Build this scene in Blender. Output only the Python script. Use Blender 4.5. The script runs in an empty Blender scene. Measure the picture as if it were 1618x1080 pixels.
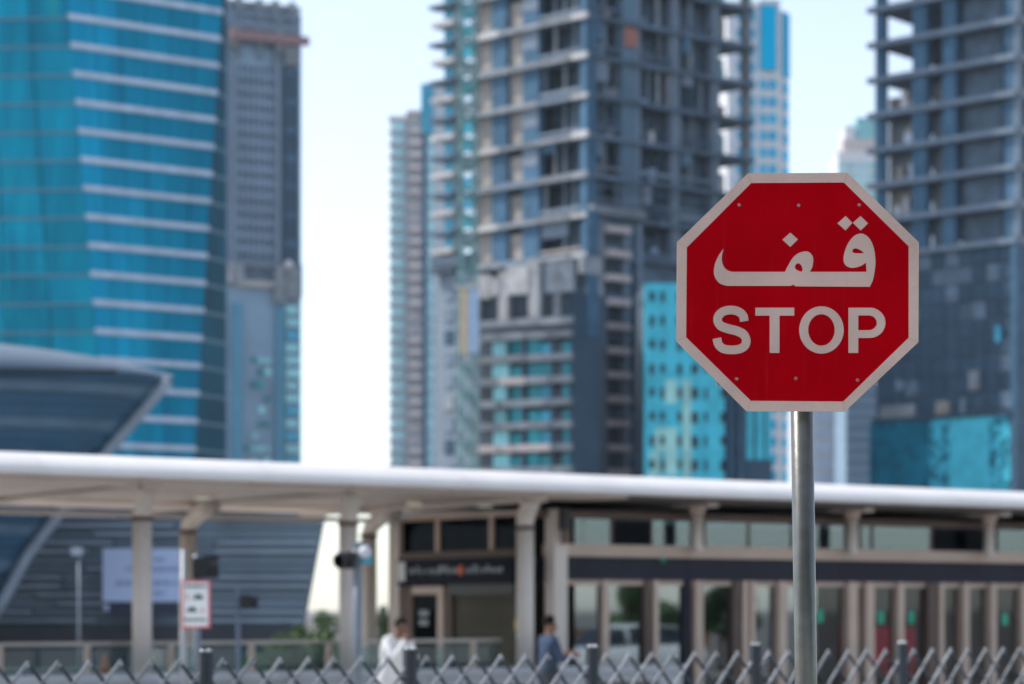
import bpy, bmesh, math, random
from mathutils import Vector, Matrix
R = math.radians
random.seed(7)
scene = bpy.context.scene
COL = scene.collection

# ------------------------------------------------------------------ camera, sky, sun, exposure
FPX, CX, HY, EYE = 3820.0, 809.0, 962.0, 1.85      # focal length in photo pixels, centre column, horizon row, eye height
cam_d = bpy.data.cameras.new('camera')
cam_d.sensor_width = 36.0
cam_d.lens = 36.0 * FPX / 1618.0
cam_d.shift_y = (HY - 540.0) / 1618.0
cam_d.clip_end = 6000
cam_d.dof.use_dof = True
cam_d.dof.focus_distance = 7.5
cam_d.dof.aperture_fstop = 3.1
cam = bpy.data.objects.new('camera', cam_d)
cam.location = (0, 0, EYE)
cam.rotation_euler = (R(90), 0, 0)
COL.objects.link(cam)
scene.camera = cam

SUN_EL = 50.0
SUN_AZ = -80.0                                   # degrees clockwise from +Y (the viewing direction)
world = bpy.data.worlds.new('World')
scene.world = world
world.use_nodes = True
wn = world.node_tree
wn.nodes.clear()
wo = wn.nodes.new('ShaderNodeOutputWorld')
wb = wn.nodes.new('ShaderNodeBackground')
ws = wn.nodes.new('ShaderNodeTexSky')
ws.sky_type = 'NISHITA'
ws.sun_disc = False
ws.sun_elevation = R(SUN_EL)
ws.sun_rotation = R(SUN_AZ)
ws.air_density = 1.0
ws.dust_density = 0.6
ws.ozone_density = 2.5
wb.inputs['Strength'].default_value = 0.15
whs = wn.nodes.new('ShaderNodeHueSaturation')            # dusty Gulf air: the whole sky paler than the clear-sky model
whs.inputs['Saturation'].default_value = 0.64
wn.links.new(ws.outputs[0], whs.inputs['Color'])
wn.links.new(whs.outputs[0], wb.inputs[0])
wn.links.new(wb.outputs[0], wo.inputs[0])

sun_d = bpy.data.lights.new('sun', 'SUN')
sun_d.energy = 2.6
sun_d.angle = R(0.53)
sun_d.color = (1.0, 0.93, 0.84)
sun = bpy.data.objects.new('sun', sun_d)
to_sun = Vector((math.cos(R(SUN_EL)) * math.sin(R(SUN_AZ)), math.cos(R(SUN_EL)) * math.cos(R(SUN_AZ)), math.sin(R(SUN_EL))))
sun.rotation_euler = to_sun.to_track_quat('Z', 'Y').to_euler()
sun.location = to_sun * 300
COL.objects.link(sun)

scene.view_settings.view_transform = 'Standard'
scene.view_settings.look = 'None'
scene.view_settings.gamma = 1.0
scene.view_settings.exposure = 0.78
scene.cycles.max_bounces = 8
scene.cycles.transparent_max_bounces = 16
scene.cycles.volume_bounces = 1
scene.cycles.use_denoising = True

# ------------------------------------------------------------------ materials
MATS = {}
def mat(name, col, rough=0.7, metal=0.0, vary=0.08, nscale=1.5, namt=0.18, bump=0.0, spec=0.5, coat=0.0):
    """Principled material: fine noise wear and a per-object tone shift."""
    m = bpy.data.materials.new(name); m.use_nodes = True
    nt = m.node_tree; n = nt.nodes; L = nt.links
    b = n['Principled BSDF']
    b.inputs['Roughness'].default_value = rough
    b.inputs['Metallic'].default_value = metal
    b.inputs['Specular IOR Level'].default_value = spec
    b.inputs['Coat Weight'].default_value = coat
    tc = n.new('ShaderNodeTexCoord')
    geo = n.new('ShaderNodeNewGeometry')
    nz = n.new('ShaderNodeTexNoise'); nz.inputs['Scale'].default_value = nscale; nz.inputs['Detail'].default_value = 6
    L.new(geo.outputs['Position'], nz.inputs['Vector'])
    oi = n.new('ShaderNodeObjectInfo')
    mr = n.new('ShaderNodeMapRange'); mr.inputs[1].default_value = 0.25; mr.inputs[2].default_value = 0.75
    mr.inputs[3].default_value = 1 - namt; mr.inputs[4].default_value = 1 + namt
    L.new(nz.outputs['Fac'], mr.inputs[0])
    mo = n.new('ShaderNodeMapRange'); mo.inputs[3].default_value = 1 - vary; mo.inputs[4].default_value = 1 + vary
    L.new(oi.outputs['Random'], mo.inputs[0])
    mu = n.new('ShaderNodeMath'); mu.operation = 'MULTIPLY'
    L.new(mr.outputs[0], mu.inputs[0]); L.new(mo.outputs[0], mu.inputs[1])
    hs = n.new('ShaderNodeHueSaturation'); hs.inputs['Color'].default_value = (*col, 1)
    L.new(mu.outputs[0], hs.inputs['Value'])
    L.new(hs.outputs[0], b.inputs['Base Color'])
    if bump:
        bp = n.new('ShaderNodeBump'); bp.inputs['Strength'].default_value = bump; bp.inputs['Distance'].default_value = 0.02
        L.new(nz.outputs['Fac'], bp.inputs['Height']); L.new(bp.outputs[0], b.inputs['Normal'])
    MATS[name] = m
    return m

def glass(name, tint, refl, rough=0.03, refl_col=(1, 1, 1)):
    """Architectural sheet glass: part mirror, part tinted see-through."""
    m = bpy.data.materials.new(name); m.use_nodes = True
    nt = m.node_tree; n = nt.nodes; L = nt.links; n.clear()
    out = n.new('ShaderNodeOutputMaterial'); mx = n.new('ShaderNodeMixShader')
    tr = n.new('ShaderNodeBsdfTransparent'); gl = n.new('ShaderNodeBsdfGlossy')
    tr.inputs[0].default_value = (*tint, 1); gl.inputs['Color'].default_value = (*refl_col, 1); gl.inputs['Roughness'].default_value = rough
    lw = n.new('ShaderNodeLayerWeight'); pw = n.new('ShaderNodeMath'); pw.operation = 'POWER'; pw.inputs[1].default_value = 5
    L.new(lw.outputs['Facing'], pw.inputs[0])
    mr = n.new('ShaderNodeMapRange'); mr.inputs[3].default_value = refl; mr.inputs[4].default_value = 1.0
    L.new(pw.outputs[0], mr.inputs[0]); L.new(mr.outputs[0], mx.inputs[0])
    L.new(tr.outputs[0], mx.inputs[1]); L.new(gl.outputs[0], mx.inputs[2]); L.new(mx.outputs[0], out.inputs[0])
    MATS[name] = m
    return m

def emit(name, col, strength):
    m = bpy.data.materials.new(name); m.use_nodes = True
    b = m.node_tree.nodes['Principled BSDF']
    b.inputs['Base Color'].default_value = (*col, 1)
    b.inputs['Emission Color'].default_value = (*col, 1); b.inputs['Emission Strength'].default_value = strength
    MATS[name] = m
    return m

def speckle(name, c1, c2, scale, stretch, lo, hi, rough=.3, metal=0.0, spec=.2, vary=.1, c3=None):
    """Two-tone sheet broken up by stretched noise (reflections painted into the colour)."""
    m = bpy.data.materials.new(name); m.use_nodes = True
    nt = m.node_tree; n = nt.nodes; L = nt.links; b = n['Principled BSDF']
    b.inputs['Roughness'].default_value = rough; b.inputs['Metallic'].default_value = metal; b.inputs['Specular IOR Level'].default_value = spec
    geo = n.new('ShaderNodeNewGeometry'); mp = n.new('ShaderNodeMapping'); mp.inputs['Scale'].default_value = (1, 1, stretch)
    nz = n.new('ShaderNodeTexNoise'); nz.inputs['Scale'].default_value = scale; nz.inputs['Detail'].default_value = 5; nz.inputs['Distortion'].default_value = 1.2
    L.new(geo.outputs['Position'], mp.inputs[0]); L.new(mp.outputs[0], nz.inputs['Vector'])
    cr = n.new('ShaderNodeValToRGB'); cr.color_ramp.elements[0].position = lo; cr.color_ramp.elements[0].color = (*c1, 1)
    cr.color_ramp.elements[1].position = hi; cr.color_ramp.elements[1].color = (*c2, 1)
    if c3:
        e = cr.color_ramp.elements.new(min(hi + .12, .98)); e.color = (*c3, 1)
    L.new(nz.outputs['Fac'], cr.inputs[0])
    oi = n.new('ShaderNodeObjectInfo'); mo = n.new('ShaderNodeMapRange'); mo.inputs[3].default_value = 1 - vary; mo.inputs[4].default_value = 1 + vary
    L.new(oi.outputs['Random'], mo.inputs[0])
    hs = n.new('ShaderNodeHueSaturation'); L.new(cr.outputs[0], hs.inputs['Color']); L.new(mo.outputs[0], hs.inputs['Value'])
    L.new(hs.outputs[0], b.inputs['Base Color'])
    MATS[name] = m

def sign_sheet(name, col, dust, rough):
    """Painted sheeting: fine grain, faint vertical dust runs, small specks and scratches."""
    m = bpy.data.materials.new(name); m.use_nodes = True
    nt = m.node_tree; n = nt.nodes; L = nt.links; b = n['Principled BSDF']
    b.inputs['Specular IOR Level'].default_value = .02
    tc = n.new('ShaderNodeNewGeometry')
    def noise(scale, st, det=4):
        mp = n.new('ShaderNodeMapping'); mp.inputs['Scale'].default_value = st
        z = n.new('ShaderNodeTexNoise'); z.inputs['Scale'].default_value = scale; z.inputs['Detail'].default_value = det
        L.new(tc.outputs['Position'], mp.inputs[0]); L.new(mp.outputs[0], z.inputs['Vector']); return z.outputs['Fac']
    def ramp(src, a, b_, lo, hi):
        r = n.new('ShaderNodeMapRange'); r.inputs[1].default_value = a; r.inputs[2].default_value = b_; r.inputs[3].default_value = lo; r.inputs[4].default_value = hi
        L.new(src, r.inputs[0]); return r.outputs[0]
    def mul(a, b_):
        x = n.new('ShaderNodeMath'); x.operation = 'MULTIPLY'; L.new(a, x.inputs[0]); L.new(b_, x.inputs[1]); return x.outputs[0]
    val = mul(ramp(noise(5, (1, 1, 1)), .3, .7, .90, 1.10), ramp(noise(320, (1, 1, 1), 2), .3, .7, .94, 1.06))
    hs = n.new('ShaderNodeHueSaturation'); hs.inputs['Color'].default_value = (*col, 1); L.new(val, hs.inputs['Value'])
    mx = n.new('ShaderNodeMixRGB'); mx.inputs[2].default_value = (*dust, 1); L.new(hs.outputs[0], mx.inputs[1])
    runs = ramp(noise(60, (1, 1, .05)), .58, .80, 0, .10)
    specks = ramp(noise(210, (1, 1, 1), 3), .74, .80, 0, .35)
    ad = n.new('ShaderNodeMath'); ad.operation = 'MAXIMUM'; L.new(runs, ad.inputs[0]); L.new(specks, ad.inputs[1])
    L.new(ad.outputs[0], mx.inputs[0]); L.new(mx.outputs[0], b.inputs['Base Color'])
    L.new(ramp(noise(9, (1, 1, 1)), .3, .7, rough - .1, rough + .15), b.inputs['Roughness'])
    MATS[name] = m

# setting
mat('asphalt', (.05, .05, .052), .9, nscale=3, bump=.3)
mat('paving', (.17, .16, .15), .8, nscale=1.2, bump=.2)
mat('kerb_stone', (.36, .35, .33), .8)
# towers
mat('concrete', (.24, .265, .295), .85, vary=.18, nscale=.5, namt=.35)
mat('concrete_shaded', (.10, .15, .205), .85, vary=.22, nscale=.5, namt=.35)  # concrete with a blue shadow tone put into its colour
mat('concrete_pale', (.48, .47, .47), .85, vary=.14, nscale=.5, namt=.3)
mat('block_wall', (.34, .31, .285), .9, vary=.14, nscale=.8, namt=.25)
mat('slate_blue', (.07, .15, .235), .75, vary=.16, nscale=.5, namt=.25, spec=.15)
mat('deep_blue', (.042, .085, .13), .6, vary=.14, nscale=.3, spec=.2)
speckle('blue_glass', (.0, .31, .50), (.0, .42, .66), .16, .12, .38, .62, .25, .4, 0, .10)
speckle('teal_glass', (.0, .15, .24), (.0, .28, .41), .22, .10, .36, .60, .25, .3, 0, .18, (.02, .36, .36))  # streaky reflections of the side face painted into its glass
mat('dark_glass', (.0, .05, .085), .3, metal=.5, vary=.2, nscale=.15, spec=.05)
mat('spandrel', (.62, .70, .82), .5, vary=.05, nscale=.6)
mat('spandrel_thin', (.10, .22, .28), .5, vary=.05)
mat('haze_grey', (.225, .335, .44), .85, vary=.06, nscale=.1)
mat('strip_blue', (.09, .29, .40), .5, vary=.06, spec=.2)
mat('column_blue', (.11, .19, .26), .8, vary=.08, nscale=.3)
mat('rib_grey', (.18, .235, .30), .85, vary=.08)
mat('aqua_pane', (.28, .62, .66), .3, vary=.2, nscale=.3, spec=.3)
mat('cyan_pane', (.05, .38, .55), .3, vary=.12, nscale=.3, spec=.3)
mat('teal_pane', (.015, .28, .33), .3, vary=.3, nscale=.3, spec=.3)
mat('pink_wall', (.55, .48, .46), .85, vary=.08)
mat('white_wall', (.68, .69, .71), .8, vary=.05)
mat('net_cyan', (.075, .53, .66), .7, vary=.07, nscale=.5, namt=.14, spec=.15)
mat('net_pale', (.36, .68, .64), .7, vary=.10, nscale=.5, spec=.15)
mat('net_teal', (.004, .15, .23), .6, vary=.2, nscale=.3, namt=.3, spec=.15)
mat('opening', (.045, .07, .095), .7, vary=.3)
mat('tarp_orange', (.36, .15, .12), .8)
mat('crane_green', (.11, .25, .26), .7, vary=.06)
mat('crane_red', (.26, .16, .165), .7)
mat('hoist_yellow', (.62, .50, .34), .7)
mat('hoist_blue', (.38, .52, .70), .7)
mat('clutter_pale', (.60, .60, .62), .8, vary=.3)
# station
mat('canopy_white', (.74, .715, .69), .4, vary=.02, nscale=1.4, namt=.06)
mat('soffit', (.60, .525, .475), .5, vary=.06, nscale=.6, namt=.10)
mat('soffit_shaded', (.12, .11, .105), .6, vary=.05)  # same soffit, with the shade put into its colour
mat('column_paint', (.64, .58, .53), .5, vary=.05, nscale=1.0, namt=.08)
mat('frame_tan', (.52, .40, .325), .5, vary=.06, nscale=1.5, namt=.1)
mat('frame_brown', (.13, .095, .08), .6, vary=.08, spec=.25)
mat('navy_band', (.030, .032, .046), .6, vary=.08, spec=.15)
mat('navy_sign', (.004, .007, .02), .6, spec=.1)
mat('shutter', (.085, .078, .058), .7, vary=.05, spec=.2)
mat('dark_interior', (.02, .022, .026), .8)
mat('sign_white', (.62, .65, .68), .5)
mat('sign_dim', (.25, .29, .33), .5)
mat('sign_orange', (.75, .16, .05), .5)
mat('sign_red', (.45, .03, .05), .5)
mat('green_sticker', (.01, .36, .22), .5)
mat('red_seat', (.80, .02, .05), .4)
mat('steel', (.45, .46, .47), .35, metal=.7)
mat('rail_steel', (.40, .37, .34), .4, metal=.5)
mat('wall_grey', (.42, .44, .46), .8, vary=.08, nscale=2)
mat('black_plastic', (.012, .013, .016), .5)
mat('lens_dark', (.03, .03, .03), .2)
mat('signal_pole', (.16, .20, .24), .5, metal=.3)
mat('pole_grey', (.30, .32, .35), .5, metal=.3)
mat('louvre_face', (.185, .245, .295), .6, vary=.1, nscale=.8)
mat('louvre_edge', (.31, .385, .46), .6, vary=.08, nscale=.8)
mat('platform_tile', (.62, .57, .52), .6, vary=.03)
mat('bounce_paving', (.46, .43, .39), .8, nscale=1.2, bump=.2)
mat('aqua_haze', (.50, .82, .86), .4, vary=.12)  # aqua, pink and sill tones lightened to paint in distance haze
mat('pink_haze', (.74, .66, .63), .85, vary=.06)
mat('sill_haze', (.46, .47, .50), .85, vary=.06)
mat('shaft_wall', (.20, .25, .30), .85, vary=.1, nscale=.2, namt=.25)
mat('louvre_base', (.055, .06, .075), .7)
mat('board_face', (.55, .66, .92), .6, nscale=.6, namt=.05, spec=.2)
mat('board_text', (.28, .37, .60), .6, spec=.2)
mat('board_foot', (.03, .04, .08), .5)
mat('shell_metal', (.155, .21, .265), .65, nscale=.6, namt=.12)
mat('shell_glass', (.045, .115, .19), .4, vary=.20, nscale=.3, spec=.3)
mat('shell_rib', (.10, .18, .26), .5)
mat('shell_strut', (.29, .35, .42), .6)
emit('lamp_disc', (.9, .9, .7), 0.25)
speckle('reflect_broken', (.004, .10, .16), (.06, .48, .62), 1.1, .7, .44, .54, .5, 0, .15, .15)  # broken reflections painted as cyan and dark teal patches
glass('window_glass', (.42, .48, .49), .17, refl_col=(.55, .66, .72))
glass('front_glass', (.42, .48, .49), .34, refl_col=(.62, .70, .74))
glass('door_glass', (.86, .89, .90), .05, refl_col=(.6, .66, .7))
glass('rail_glass', (.66, .84, .87), .10)
glass('upper_glass', (.16, .20, .24), .02, refl_col=(.12, .15, .20))
# fence
mat('fence_bar', (.25, .265, .29), .45, metal=.2, vary=.28, nscale=24, namt=.25)
mat('fence_bar_shaded', (.07, .078, .088), .5, metal=.1, vary=.2, nscale=20, spec=.3)  # same bars, coloured darker as if turned away from the sun
mat('fence_post', (.045, .053, .064), .5, metal=.2, nscale=20)
mat('fence_cap', (.62, .64, .66), .35, metal=.4)
# sign
sign_sheet('red_sheet', (.57, .0003, .0072), (.50, .10, .10), .5)
sign_sheet('cream_sheet', (.84, .62, .525), (.50, .40, .35), .6)
mat('rivet_paint', (.55, .28, .26), .45, vary=.05)
mat('alu_back', (.35, .35, .35), .4, metal=.6)
mat('galvanised', (.15, .15, .135), .32, metal=.6, nscale=22, namt=.16, bump=.05, spec=.5)
# people, car, plants
mat('skin', (.20, .10, .065), .55, nscale=30, namt=.08)
mat('hair', (.008, .007, .006), .7, spec=.08)
mat('shirt_white', (.78, .80, .80), .8, nscale=12, namt=.06)
mat('shirt_blue', (.05, .075, .125), .85, nscale=12, namt=.1, spec=.1)
mat('trousers_white', (.74, .76, .76), .85)
mat('trousers_dark', (.03, .035, .045), .85)
mat('shoe', (.02, .02, .02), .5)
mat('car_paint', (.72, .75, .77), .25, coat=.6, nscale=.5, namt=.03)
mat('car_glass', (.01, .015, .02), .08)
mat('tyre', (.018, .018, .018), .8)
mat('rim', (.5, .5, .52), .3, metal=.8)
mat('headlight', (.7, .7, .72), .15)
mat('taillight', (.4, .01, .01), .2)
mat('leaf', (.10, .17, .065), .6, vary=.2, nscale=2.0, namt=.45)
mat('leaf_dark', (.03, .075, .035), .6, vary=.2, nscale=2.0, namt=.45)
mat('bark', (.14, .10, .07), .9)
mat('traffic_white', (.72, .76, .76), .5)
mat('traffic_red', (.60, .07, .09), .5)
mat('traffic_black', (.02, .03, .03), .5)
mat('yellow_box', (.75, .55, .02), .5)
mat('brown_wall', (.22, .10, .06), .8)

# ------------------------------------------------------------------ helpers
def tag(o, label=None, cat=None, group=None, kind=None):
    if label: o['label'] = label
    if cat: o['category'] = cat
    if group: o['group'] = group
    if kind: o['kind'] = kind
    return o

def thing(name, label, cat, loc=(0, 0, 0), group=None):
    o = bpy.data.objects.new(name, None); COL.objects.link(o)
    o.location = loc; o.empty_display_size = .3
    return tag(o, label, cat, group)

def wloc(o):
    v = Vector(o.location)
    while o.parent: o = o.parent; v += Vector(o.location)
    return v

def obj(name, me, parent=None, loc=(0, 0, 0), rotz=0.0):
    o = bpy.data.objects.new(name, me); COL.objects.link(o)
    v = Vector(loc)
    if parent: o.parent = parent; v = v - wloc(parent)
    o.location = v
    if rotz: o.rotation_euler = (0, 0, rotz)
    return o

CUBES = {}
def cube_mesh(m, bev=False):
    if m not in CUBES:
        me = bpy.data.meshes.new('box_' + m)
        v = [(x, y, z) for x in (-.5, .5) for y in (-.5, .5) for z in (-.5, .5)]
        f = [(0, 1, 3, 2), (4, 6, 7, 5), (0, 4, 5, 1), (2, 3, 7, 6), (0, 2, 6, 4), (1, 5, 7, 3)]
        me.from_pydata(v, [], f); me.materials.append(MATS[m]); CUBES[m] = me
    return CUBES[m]

def box(name, m, c, s, parent=None, rotz=0.0, rot=None):
    o = obj(name, cube_mesh(m), parent, c, rotz)
    if rot: o.rotation_euler = rot
    o.scale = s
    return o

class Face:
    """A vertical wall plane: a runs along it to the right, d goes into it (away from the camera)."""
    def __init__(s, ox, oy, ang):
        s.ox, s.oy, s.ang = ox, oy, R(ang)
        s.e = (math.cos(s.ang), math.sin(s.ang)); s.n = (-math.sin(s.ang), math.cos(s.ang))
    def pt(s, a, d=0): return (s.ox + a * s.e[0] + d * s.n[0], s.oy + a * s.e[1] + d * s.n[1])
    def A(s, px, d=0):
        k = (px - CX) / FPX
        return (k * (s.oy + d * s.n[1]) - s.ox - d * s.n[0]) / (s.e[0] - k * s.e[1])
    def z(s, px, py, d=0):
        Y = s.pt(s.A(px, d), d)[1]
        return EYE + (HY - py) * Y / FPX

def fbox(name, m, F, a0, a1, d0, d1, z0, z1, parent):
    x, y = F.pt((a0 + a1) / 2, (d0 + d1) / 2)
    return box(name, m, (x, y, (z0 + z1) / 2), (abs(a1 - a0), abs(d1 - d0), abs(z1 - z0)), parent, F.ang)

def meshobj(name, v, f, m, parent=None, loc=(0, 0, 0), smooth=False):
    """v are world-axis coordinates relative to loc."""
    me = bpy.data.meshes.new(name); me.from_pydata([tuple(p) for p in v], [], f)
    me.materials.append(MATS[m]); me.update()
    if smooth:
        for p in me.polygons: p.use_smooth = True
    return obj(name, me, parent, loc)

def prism(name, m, pts, z0, z1, parent=None):
    n = len(pts); cx = sum(p[0] for p in pts) / n; cy = sum(p[1] for p in pts) / n
    v = [(p[0] - cx, p[1] - cy, 0) for p in pts] + [(p[0] - cx, p[1] - cy, z1 - z0) for p in pts]
    f = [tuple(range(n))[::-1], tuple(range(n, 2 * n))] + [(i, (i + 1) % n, n + (i + 1) % n, n + i) for i in range(n)]
    return meshobj(name, v, f, m, parent, (cx, cy, z0))

def tube_data(pts, r, n=12, r2=None, caps=True):
    pts = [Vector(p) for p in pts]; v = []; f = []
    for i, p in enumerate(pts):
        t = (pts[min(i + 1, len(pts) - 1)] - pts[max(i - 1, 0)]).normalized()
        up = Vector((0, 0, 1)) if abs(t.z) < .9 else Vector((0, 1, 0))
        s = t.cross(up).normalized(); u = s.cross(t)
        rr = r if r2 is None else r + (r2 - r) * i / (len(pts) - 1)
        for k in range(n):
            a = 2 * math.pi * k / n
            v.append(p + s * rr * math.cos(a) + u * rr * math.sin(a))
    for i in range(len(pts) - 1):
        for k in range(n):
            f.append((i * n + k, i * n + (k + 1) % n, (i + 1) * n + (k + 1) % n, (i + 1) * n + k))
    if caps: f.append(tuple(range(n))[::-1]); f.append(tuple(range((len(pts) - 1) * n, len(pts) * n)))
    return v, f

def tube(name, m, pts, r, parent=None, n=12, r2=None):
    base = Vector(pts[0])
    v, f = tube_data([Vector(p) - base for p in pts], r, n, r2)
    return meshobj(name, v, f, m, parent, base, smooth=True)

def X(px, Y): return (px - CX) / FPX * Y
def Z(py, Y): return EYE + (HY - py) / FPX * Y

def flat_shape(name, m, loops, parent, loc, scale, thick, face='XZ'):
    """Filled outline (with holes) from lists of (x, z) points, thickness towards -y."""
    cu = bpy.data.curves.new(name, 'CURVE'); cu.dimensions = '2D'; cu.fill_mode = 'BOTH'; cu.extrude = thick / 2
    for lp in loops:
        sp = cu.splines.new('POLY'); sp.points.add(len(lp) - 1)
        for i, (x, y) in enumerate(lp): sp.points[i].co = (x * scale, y * scale, 0, 1)
        sp.use_cyclic_u = True
    tmp = bpy.data.objects.new('tmp', cu); COL.objects.link(tmp)
    dg = bpy.context.evaluated_depsgraph_get()
    me = bpy.data.meshes.new_from_object(tmp.evaluated_get(dg)); me.name = name
    bpy.data.objects.remove(tmp); bpy.data.curves.remove(cu)
    me.transform(Matrix.Rotation(R(90), 4, 'X'))
    me.materials.clear(); me.materials.append(MATS[m])
    return obj(name, me, parent, loc)

# ------------------------------------------------------------------ the setting: ground
def sheet(name, m, pts, z):
    o = meshobj(name, [(p[0], p[1], 0) for p in pts], [tuple(range(len(pts)))], m, None, (0, 0, z))
    return tag(o, kind='structure')
sheet('ground', 'paving', [(-2200, -1000), (2200, -1000), (2200, 2300), (-2200, 2300)], 0.0)
ST = Face(0, 38, 35)                                     # station line: 35 degrees to the picture plane
FN = Face(-2.03, 16, 37.1)                               # barrier line
sheet('road', 'asphalt', [ST.pt(-120, -9.2), ST.pt(160, -9.2), ST.pt(160, -18.6), ST.pt(-120, -18.6)], 0.004)
sheet('pavement', 'bounce_paving', [ST.pt(-60, -8.9), ST.pt(80, -8.9), ST.pt(80, 12), ST.pt(-60, 12)], 0.004)  # unseen paving made pale to bounce light onto the station
for nm, d in (('kerb', -9.1), ('kerb', -18.8)):
    tag(fbox(nm, 'kerb_stone', ST, -120, 160, d - .12, d + .12, 0, .13, None), kind='structure')
tag(fbox('platform', 'platform_tile', ST, -16, 19, -.2, 6.6, 0, .25, None), kind='structure')

def blocker():  # unseen deck added to keep sky light off the stop sign
    t = thing('sky_blocker', 'added concrete viaduct crossing the street behind the viewer', 'light blocker', (0, -9, 0))
    for i in range(-3, 4):
        box('deck_segment', 'concrete', (i * 14.0, -9, 9.6), (13.96, 12, 1.1), t)
        for y in (-15, -3):
            box('parapet', 'concrete', (i * 14.0, y, 10.7), (13.96, .3, 1.1), t)
    for x in (-35, -7, 21):
        tube('pier', 'concrete', [(x, -9, 0), (x, -9, 8.2), (x, -9, 9.1)], 1.1, t, 24, 2.4)
blocker()

# ------------------------------------------------------------------ left glass tower (widens towards the top)
def tower_blue():
    t = thing('glass_tower', 'cyan blue glass tower with white floor bands at far left', 'tower', (-62, 352, 0))
    def ring(z):
        Zb = 340.0
        py = HY - (z - EYE) * FPX / Zb
        xb = 108 + (py - 30) * .0875; xc = 345 - (py - 72) * .058
        Xb = X(xb, Zb)
        k = (xc - CX) / FPX; Xc = k * (Zb - .68 * Xb) / (1 - .68 * k); Yc = Zb + .68 * (Xc - Xb)
        k = (358 - CX) / FPX; md = 1.9; Xd = k * (Yc - md * Xc) / (1 - md * k); Yd = Yc + md * (Xd - Xc)
        return [(-84, 341.5), (Xb, Zb), (Xc, Yc), (Xd, Yd)]
    def quad(name, m, p, q, p2, q2, z0, z1, out, depth=.35):
        # a panel between plan points p-q (at z0) and p2-q2 (at z1), proud of the wall by out
        def off(a, b, d):
            e = Vector((b[0] - a[0], b[1] - a[1])).normalized(); nrm = Vector((e.y, -e.x))
            return nrm * d
        o0, o1 = off(p, q, out), off(p, q, out - depth)
        v = [(p[0] + o0.x, p[1] + o0.y, z0), (q[0] + o0.x, q[1] + o0.y, z0), (q2[0] + o0.x, q2[1] + o0.y, z1), (p2[0] + o0.x, p2[1] + o0.y, z1)]
        v += [(p[0] + o1.x, p[1] + o1.y, z0), (q[0] + o1.x, q[1] + o1.y, z0), (q2[0] + o1.x, q2[1] + o1.y, z1), (p2[0] + o1.x, p2[1] + o1.y, z1)]
        c = Vector(v[0])
        v = [Vector(x) - c for x in v]
        return meshobj(name, v, [(0, 1, 2, 3), (7, 6, 5, 4), (0, 4, 5, 1), (1, 5, 6, 2), (2, 6, 7, 3), (3, 7, 4, 0)], m, t, c)
    lerp = lambda a, b, u: (a[0] + (b[0] - a[0]) * u, a[1] + (b[1] - a[1]) * u)
    z0 = 84.8 - 4.02 * 20
    for j in range(24):
        za, zb = z0 + 4.02 * j, z0 + 4.02 * (j + 1)
        ra, rb = ring(za), ring(zb)
        for fi, (m, n, bm, bh, bo) in enumerate((('teal_glass', 4, 'spandrel_thin', .34, .12), ('blue_glass', 6, 'spandrel', .78, .35), ('dark_glass', 2, 'spandrel_thin', .4, .12))):
            for i in range(n):
                g = .004
                quad('pane', m, lerp(ra[fi], ra[fi + 1], i / n + g), lerp(ra[fi], ra[fi + 1], (i + 1) / n - g),
                     lerp(rb[fi], rb[fi + 1], i / n + g), lerp(rb[fi], rb[fi + 1], (i + 1) / n - g), za + .03, zb - .03, 0)
            rm = ring(za + bh)
            quad('floor_band', bm, ra[fi], ra[fi + 1], rm[fi], rm[fi + 1], za, za + bh, bo, .5)
    # solid body just behind the glass
    za, zb = 0.0, z0 + 4.02 * 24
    ra, rb = ring(za), ring(zb)
    ins = lambda r: [(r[0][0], r[0][1] + .6), (r[1][0], r[1][1] + .6), (r[2][0] - .3, r[2][1] + .7), (r[3][0] - .5, r[3][1] + .3), (r[3][0] - 14, r[3][1] + 22), (-84, 385)]
    A, B = ins(ra), ins(rb)
    v = [(p[0] + 62, p[1] - 352, za) for p in A] + [(p[0] + 62, p[1] - 352, zb) for p in B]
    f = [(0, 1, 2, 3, 4, 5), (6, 7, 8, 9, 10, 11)] + [(i, (i + 1) % 6, 6 + (i + 1) % 6, 6 + i) for i in range(6)]
    meshobj('core', v, f, 'dark_glass', t, (-62, 352, 0))
    # plant room on the roof
    prism('roof_house', 'spandrel', [(-78, 352), (-60, 352), (-56, 368), (-78, 370)], zb, zb + 5, t)
tower_blue()

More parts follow.
